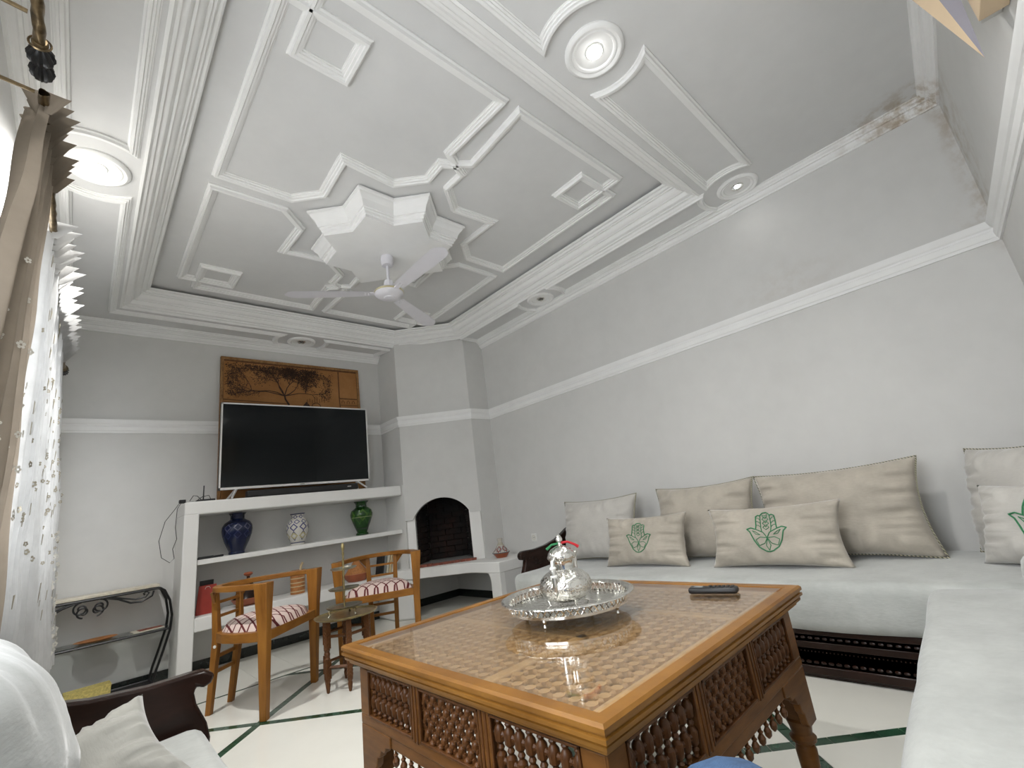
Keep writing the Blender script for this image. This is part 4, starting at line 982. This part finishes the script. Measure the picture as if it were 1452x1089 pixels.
def cushion(name, label, w, h, t, mat, M4, seed, group, piping=None, hamsa=False, pinch=.10, wr=1.0, n=44):
    fn = pillow_fn(w, h, t, seed, pinch, wr)
    o = thing(name, label, 'cushion', (0, 0, 0), 0, group); o.matrix_world = M4
    m = MB()
    for side in (1, -1):
        m.grid(n, n, lambda a, b: (lambda q: (q[0], -side*q[1], q[2]+h/2))(fn(a*2-1, b*2-1, side)))
    me_o = m.build('cover', mat, o, smooth=0)
    bm = bmesh.new(); bm.from_mesh(me_o.data); bmesh.ops.remove_doubles(bm, verts=bm.verts, dist=.0005); bmesh.ops.recalc_face_normals(bm, faces=bm.faces); bm.to_mesh(me_o.data); bm.free()
    me_o.data.polygons.foreach_set('use_smooth', [True]*len(me_o.data.polygons))
    if piping:
        pts = []
        for e in range(4):
            for i in range(20):
                s_ = -1+2*i/20; u, v = ((s_, -1), (1, s_), (-s_, 1), (-1, -s_))[e]; q = fn(u, v, 1); pts.append((q[0], 0, q[2]+h/2))
        MB().tube(pts, .0055, 6, True).build('piping', piping, o)
    if hamsa: 
        eb = MB(); S_ = hamsa
        def P3(x, z):
            q = fn(max(-.95, min(.95, x/(w/2))), max(-.95, min(.95, z/(h/2))), 1); return (x, -q[1]-.0015, z+h/2)
        def line(pts, r, closed=False, sub=4):
            out = []; pts = [(a_*1.5, b_) for a_, b_ in pts]
            n_ = len(pts)
            for i in range(n_ if closed else n_-1):
                a, b = pts[i], pts[(i+1) % n_]
                for k_ in range(sub): out.append(P3((a[0]+(b[0]-a[0])*k_/sub)*S_, (a[1]+(b[1]-a[1])*k_/sub)*S_))
            if not closed: out.append(P3(pts[-1][0]*S_, pts[-1][1]*S_))
            eb.tube(out, r*S_, 5, closed)
        # hand pointing up with curled thumbs on both sides
        outl = [(-.13, .93), (-.07, 1.0), (.07, 1.0), (.13, .93), (.15, .86), (.22, .90), (.29, .84), (.31, .40), (.33, .22), (.48, .30), (.62, .24), (.52, .10), (.42, -.30), (.30, -.62), (.12, -.80), (0, -.84), (-.12, -.80), (-.30, -.62), (-.42, -.30), (-.52, .10), (-.62, .24), (-.48, .30), (-.33, .22), (-.31, .40), (-.29, .84), (-.22, .90), (-.15, .86)]
        line(outl, .030, True)
        line([(-.15, .86), (-.16, .30), (-.14, .10)], .022); line([(.15, .86), (.16, .30), (.14, .10)], .022)
        line([(-.33, .22), (-.10, .05), (0, -.20), (.10, .05), (.33, .22)], .022)
        for sg in (-1, 1):
            line([(0, -.20), (sg*.10, -.45), (sg*.28, -.55), (sg*.36, -.28), (sg*.22, -.16), (0, -.20)], .018)
            line([(0, -.25), (sg*.07, -.55), (0, -.78)], .018)
            line([(sg*.44, .16), (sg*.34, -.02), (sg*.20, -.06), (sg*.34, .10), (sg*.44, .16)], .016)
            for z0 in (.40, .58, .76): line([(sg*.16, z0-.10), (sg*.225, z0), (sg*.29, z0+.02)], .015); 
            for z0 in (.30, .50, .70): line([(0, z0-.12), (sg*.10, z0-.02), (sg*.04, z0+.08), (0, z0)], .016)
            line([(0, .84), (sg*.09, .90), (sg*.07, .80), (0, .78)], .016)
        eb.build('hamsa_embroidery', 'green_thread', o)
    return o
def right_wall_cushion(y, xb_, z, lean, yaw_=0):   # face towards -x, leaning on the right wall; xb_ = foot
    # local -y (front) -> world -x : rotate by -90 deg about z
    return T(xb_, y, z) @ RZ(-PI/2+math.radians(yaw_)) @ RX(math.radians(-lean))
Gb = 'large leaning back cushions'; Gh = 'small hand-embroidered cushions'
cushion('back_cushion', 'pale velvet back cushion next to the scrolled wooden arm', .84, .55, .25, 'velvet_light', right_wall_cushion(2.70, 3.42, .475, 13), 1.3, Gb, 'rope')
cushion('back_cushion', 'beige velvet back cushion with corded edge behind two hand cushions', .79, .56, .25, 'velvet', right_wall_cushion(1.69, 3.42, .475, 13), 4.1, Gb, 'rope', wr=1.3)
cushion('back_cushion', 'widest beige velvet back cushion with corded edge on the sofa', .92, .56, .26, 'velvet', right_wall_cushion(.83, 3.42, .475, 13), 7.7, Gb, 'rope', wr=1.3)
cushion('back_cushion', 'pale velvet back cushion with corded edge in the sofa corner', .66, .56, .24, 'velvet_light', T(3.38, .02, .475) @ RZ(math.radians(-135)) @ RX(math.radians(-12)), 9.2, Gb, 'rope')
cushion('hand_cushion', 'beige cushion with green hand motif before the pale back cushion', .72, .38, .17, 'velvet', right_wall_cushion(2.06, 3.14, .475, 16), 2.2, Gh, None, .115)
cushion('hand_cushion', 'beige cushion with green hand motif before the widest back cushion', .80, .38, .17, 'velvet', right_wall_cushion(1.13, 3.12, .475, 16), 5.2, Gh, None, .125)
cushion('hand_cushion', 'pale cushion with green hand motif in the sofa corner', .64, .38, .17, 'velvet_light', T(3.06, -.02, .478) @ RZ(math.radians(-128)) @ RX(math.radians(-18)), 6.6, Gh, None, .125)
cushion('side_cushion', 'grey velour cushion tipped corner-up against the scrolled arm', .36, .36, .14, 'cushion_grey', T(.045, 1.60, .552) @ RZ(math.radians(-34)) @ RX(math.radians(-58)) @ RY(math.radians(45)) @ T(0, 0, -.185), 3.3, 'cushions on the window sofa', pinch=.15, wr=.6)
cushion('back_cushion', 'plump white velour cushion leaning under the curtains', .62, .48, .26, 'cushion_white', T(-.075, 1.13, .468) @ RZ(math.radians(86)) @ RX(math.radians(-9)), 8.4, 'cushions on the window sofa', pinch=-.03, wr=.3)
rbox(2.60, 2.86, -.20, .10, .48, .60, .055, 'bolster', 'mattress', None, .004, 5, 3)
bpy.data.objects['bolster']['label'] = 'pearl-white bolster lying at the sofa corner'; bpy.data.objects['bolster']['category'] = 'bolster'

# ------------------------------------------------------------------ iron console rack
ir = thing('iron_rack', 'black wrought-iron console rack with cream marble top and scrolls', 'rack', (0, 0, 0))
x0, x1, yf, yb2 = -.32, .525, 5.09, 5.34
MB().box(x0, x1, yf-.005, yb2, .782, .806).build('marble_top', 'marble', ir, bev=.004)
fr_ = MB()
for y in (yf, yb2-.01): fr_.tube([(x0, y, .770), (x1, y, .770)], .010, 6)
for x in (x0, x1): fr_.tube([(x, yf, .770), (x, yb2-.01, .770)], .009, 6)
fr_.build('top_frame', 'iron', ir)
for sg, xe in ((1, x1), (-1, x0)):
    for y in (yf, yb2-.01):
        pts = [(xe, y, .772), (xe+sg*.035, y, .745), (xe+sg*.075, y, .66), (xe+sg*.095, y, .54), (xe+sg*.088, y, .43), (xe+sg*.05, y, .28), (xe+sg*.01, y, .14), (xe-sg*.02, y, .0)]
        MB().tube(pts, .0095, 8).build('leg', 'iron', ir)
sf = MB()
for y in (yf, yb2-.01): sf.tube([(x0-.085, y, .44), (x1+.085, y, .44)], .009, 6)
for x in (x0-.085, x1+.085): sf.tube([(x, yf, .44), (x, yb2-.01, .44)], .008, 6)
sf.build('shelf_frame', 'iron', ir)
MB().box(x0-.08, x1+.08, yf, yb2-.01, .448, .454).build('glass_shelf', 'shelf_glass', ir)
MB().tube([(x0, yb2-.01, .045), (x1, yb2-.01, .045)], .009, 6).build('bottom_bar', 'iron', ir)
MB().box(x0, x1, yf+.01, yb2-.01, .036, .046).build('bottom_shelf', 'iron', ir)
def spiral(cx, cz, r, a0, turns, sg, n=26): return [(cx+sg*r*(1-.72*i/n)*math.cos(a0+turns*2*PI*i/n), yf, cz+r*(1-.72*i/n)*math.sin(a0+turns*2*PI*i/n)) for i in range(n+1)]
for sg in (-1, 1):
    c = (x0+x1)/2
    MB().tube(spiral(c+sg*.055, .715, .050, PI/2, 1.3, -sg), .007, 6).build('scroll', 'iron', ir)
    MB().tube(spiral(c+sg*.040, .690, .042, -PI/2, 1.2, sg), .007, 6).build('scroll', 'iron', ir)
    pts = [(c+sg*.08, yf, .765), (c+sg*.16, yf, .740), (c+sg*.24, yf, .695), (c+sg*.31, yf, .690), (c+sg*.375, yf, .720), (c+sg*.385, yf, .758)]
    MB().tube(pts, .008, 6).build('scroll', 'iron', ir)
    pts = [(c+sg*.11, yf, .768), (c+sg*.20, yf, .735), (c+sg*.27, yf, .715), (c+sg*.335, yf, .722), (c+sg*.355, yf, .748), (c+sg*.335, yf, .762), (c+sg*.318, yf, .748), (c+sg*.328, yf, .738)]
    MB().tube(pts, .007, 6).build('scroll', 'iron', ir)
wt = thing('wooden_plate', 'oval wooden plate lying on the iron rack shelf', 'plate', (.155, 5.20, .454))
MB().lathe([(0, .003), (.09, .003), (.12, .014), (.115, .016), (.085, .008), (0, .007)], 28).xf(Matrix.Diagonal((1.1, .8, 1, 1))).build('plate_body', 'wicker', wt)
mg = thing('magazine', 'colourful printed leaflet lying on the iron rack shelf', 'leaflet', (.47, 5.20, .454), math.radians(6))
MB().box(-.10, .10, -.075, .075, 0, .005).build('pages', 'paper', mg); MB().box(-.06, .10, -.06, .06, .005, .0056).build('printed_cover', 'hearthbrick', mg)
yb_ = thing('yellow_box', 'speckled yellow box standing at foot of the iron rack', 'box', (.14, 5.02, 0), math.radians(3))
MB().box(-.14, .115, -.07, .06, 0, .165).build('box_body', 'cork', yb_, bev=.004); MB().box(-.141, .116, -.071, .061, .150, .168).build('box_lid', 'cork', yb_)

# ------------------------------------------------------------------ curtains and rods
def curtain(name, label, near, far, ztop, zbot, xc, amp, folds, mat, seed, nu=150, nv=40, flare=(0, 0), xflare=0, hd=.068):
    t = thing(name, label, 'curtain', (0, 0, 0))
    def fn(a, b):
        z = zbot+(ztop-zbot)*b; dn = 1-b
        y0 = near+flare[0]*dn; y1 = far+flare[1]*dn
        y = y0+(y1-y0)*a
        A = amp*(.8+.4*dn)*(1+.3*noise.noise(Vector((a*6, z*.8, seed))))
        ph = a*folds*2*PI+.8*noise.noise(Vector((a*3, z*.5, seed+4)))
        x = xc+xflare*dn*a+A*math.sin(ph)+.012*noise.noise(Vector((y*4, z*3, seed)))
        return (x, y+A*.4*math.cos(ph), z)
    MB().grid(nu, nv, fn).build('drape', mat, t, smooth=80)
    def fh(a, b):    # pleated heading standing above the rod
        y = near+(far-near)*a; A = (.020+hd*b)*(1+.6*noise.noise(Vector((a*17, 0, seed))))
        return (xc+.02+A*math.sin(a*folds*2.2*2*PI), y+.008*math.cos(a*folds*4.4*PI), ztop-.03+.085*b)
    MB().grid(nu*2, 5, fh).build('heading', mat, t, smooth=50)
    return t, fn
RODX, RODZ = -.205, 2.53
c1, fn1 = curtain('gathered_curtain', 'taupe sheer curtain gathered at the near end of the rod', 1.80, 2.30, 2.520, .42, -.222, .040, 5, 'sheer_taupe', 2.0, flare=(-.55, .42), hd=.045)
c2, fn2 = curtain('sheer_curtain', 'white embroidered sheer curtain drawn across the far window', 2.62, 4.50, 2.520, .45, -.228, .034, 14, 'sheer_white', 6.0, nu=260, flare=(.0, .08), xflare=.14)
def motif(fn, parent, count, zr, mat, name, size, seed, stuff=True, side=.006, ar=(0.02, .98)):
    random.seed(seed); m = MB()
    for _ in range(count):
        a = random.uniform(*ar); b = random.uniform(*zr); s_ = size*random.uniform(.7, 1.2)
        p = Vector(fn(a, b)); du = (Vector(fn(min(1, a+.004), b))-p); dv = Vector((0, 0, 1)); du.normalize(); nrm = du.cross(dv)
        if nrm.x < 0: nrm = -nrm
        c = p+nrm*side; a0 = random.random()*6.28
        for k_ in range(5):
            an = a0+k_*2*PI/5; q = c+(du*math.cos(an)+dv*math.sin(an))*s_*.62
            pts = [q+(du*math.cos(an+j*PI/3)+dv*math.sin(an+j*PI/3))*s_*.42 for j in range(6)]
            m.add(pts, [(0, 1, 2, 3, 4, 5)])
    o = m.build(name, mat, parent, smooth=0)
    if stuff: o['kind'] = 'stuff'
motif(fn2, c2, 230, (.30, .80), 'lace', 'embroidered_flowers', .0125, 3)
motif(fn2, c2, 160, (.04, .40), 'lace_pale', 'lace_flowers', .014, 5, ar=(.8, 1))
motif(fn1, c1, 90, (.30, .75), 'lace_pale', 'embroidered_flowers', .013, 8)
random.seed(9); m = MB()
for fn, cnt_ in ((fn2, 120),):
    for _ in range(cnt_):
        a = random.uniform(.03, .97); b = random.uniform(.05, .97); p = Vector(fn(a, b))+Vector((.006, 0, 0))
        for d in (-.028, -.012, .012, .028): m.tube([p, p+Vector((.001, d*.6, .030)), p+Vector((.002, d, .052))], .0013, 3)
tag(m.build('embroidered_twigs', 'lace', c2, smooth=0), None, kind='stuff')
rod = thing('curtain_rod', 'twisted bronze curtain rod with carved bulb finial above the near window', 'curtain rod', (0, 0, 0))
def twist(y0, y1, parent):
    m = MB(); n = 90; seg = 12; vs = []; fs = []
    for i in range(n+1):
        y = y0+(y1-y0)*i/n
        for k_ in range(seg):
            a = 2*PI*k_/seg; r = .0135*(1+.16*math.cos(3*(a-(y-y0)*26))); vs.append((RODX+r*math.cos(a), y, RODZ+r*math.sin(a)))
    for i in range(n):
        for k_ in range(seg): fs.append((i*seg+k_, i*seg+(k_+1) % seg, (i+1)*seg+(k_+1) % seg, (i+1)*seg+k_))
    m.add(vs, fs); return m.build('rod', 'bronze', parent, smooth=60)
def bulb_finial(y, parent, sg=1):
    X = T(RODX, y, RODZ) @ RX(-PI/2*sg)
    m = MB().lathe([(.016, 0), (.019, .006), (.019, .018), (.013, .026)], 18).xf(X); m.build('collar', 'bronze', parent)
    m = MB(); prof = [(.012, .024), (.022, .034), (.030, .052), (.030, .066), (.022, .082), (.016, .088), (.024, .100), (.028, .118), (.024, .136), (.014, .150), (0, .156)]; seg = 24
    vs = [tuple(X @ Vector((r*(1+.10*math.cos(k_*PI))*math.cos(2*PI*k_/seg), r*(1+.10*math.cos(k_*PI))*math.sin(2*PI*k_/seg), z))) for k_ in range(seg) for r, z in prof]; n = len(prof)
    m.add(vs, [(k_*n+i, ((k_+1) % seg)*n+i, ((k_+1) % seg)*n+i+1, k_*n+i+1) for k_ in range(seg) for i in range(n-1)]); m.build('finial', 'iron', parent, smooth=50)
    MB().lathe([(.024, .008), (.027, .011), (.024, .014), (.021, .011)], 20, cap=False).xf(X).build('ring', 'bronze', parent)
twist(-.1, 1.555, rod); bulb_finial(1.555, rod)
rod2 = thing('curtain_rod', 'twisted bronze curtain rod carrying the white sheer curtain', 'curtain rod', (0, 0, 0))
twist(1.765, 4.72, rod2); bulb_finial(4.72, rod2)
for par, yy in ((rod, 1.47), (rod, .1), (rod2, 1.775), (rod2, 4.66)):
    MB().tube([(XL, yy-.01, RODZ+.01), (XL+.05, yy-.01, RODZ+.005), (RODX-.02, yy, RODZ)], [.016, .007, .006], 10).build('bracket', 'bronze', par)
    MB().lathe([(.030, 0), (.030, .006), (.018, .014)], 16).xf(T(XL, yy-.01, RODZ+.01) @ RY(PI/2)).build('wall_plate', 'bronze', par)

# ------------------------------------------------------------------ wall sconce on the near wall
sc = thing('wall_sconce', 'stepped angular wall sconce in cream and grey on the near wall', 'wall lamp', (2.02, yn(2.02), 2.0), math.atan(NT))
for i, (xa_, xb2, d, zz, hh, mt) in enumerate(((-.30, .22, .03, .50, .95, 'sconce_white'), (-.22, .14, .055, .44, .98, 'sconce_white'), (-.14, .06, .075, .40, 1.02, 'sconce_cream'))):
    MB().box(xa_, xb2, .002, d, zz, hh).build('plate', mt, sc, bev=.003)
tip, lft, mid_, wal, bk = (.10, .09, .29), (.12, .27, 1.05), (.0, .20, 1.05), (-.04, .08, 1.05), (.24, .075, 1.05)
MB().add([tip, lft, mid_, bk], [(0, 1, 2), (0, 3, 1), (1, 3, 2)]).build('cream_wedge', 'sconce_cream', sc, smooth=0)
MB().add([tip, mid_, wal, bk], [(0, 1, 2), (0, 2, 3), (1, 3, 2)]).build('grey_wedge', 'sconce_grey', sc, smooth=0)

# ------------------------------------------------------------------ seated person (only a knee shows)
pe = thing('person', 'seated person in blue jeans, one knee against the coffee table', 'person', (0, 0, 0))
J = {'pel': (.40, .06, .615, .135), 'hr': (.48, .10, .590, .105), 'kr': (.775, .465, .550, .098), 'ar': (.80, .40, .10, .045), 'hl': (.33, .14, .590, .105), 'kl': (.40, .56, .52, .066), 'al': (.42, .52, .10, .045), 'mr': (.64, .29, .575, .100), 'ml': (.37, .36, .55, .088), 'cr': (.79, .42, .33, .058), 'cl': (.41, .54, .32, .056), 'wa': (.36, -.06, .70, .130)}
ks = list(J); E_ = [('wa', 'pel'), ('pel', 'hr'), ('hr', 'mr'), ('mr', 'kr'), ('kr', 'cr'), ('cr', 'ar'), ('pel', 'hl'), ('hl', 'ml'), ('ml', 'kl'), ('kl', 'cl'), ('cl', 'al')]
me = bpy.data.meshes.new('jeans'); me.from_pydata([J[q][:3] for q in ks], [(ks.index(a), ks.index(b)) for a, b in E_], []); me.update()
o = bpy.data.objects.new('jeans', me); COL.objects.link(o); o.parent = pe; me.materials.append(M['denim'])
sk = o.modifiers.new('skin', 'SKIN'); sk.use_smooth_shade = True
for i, q in enumerate(ks):
    sv = me.skin_vertices[0].data[i]; sv.radius = (J[q][3], J[q][3]); sv.use_root = (q == 'pel')
sd = o.modifiers.new('sub', 'SUBSURF'); sd.levels = 2; sd.render_levels = 2
for a in ('ar', 'al'):
    x, y, z, r = J[a]
    MB().ball((x+.02, y+.07, .045), .048, .135, .045, 14, 8).build('shoe', 'shoe', pe)
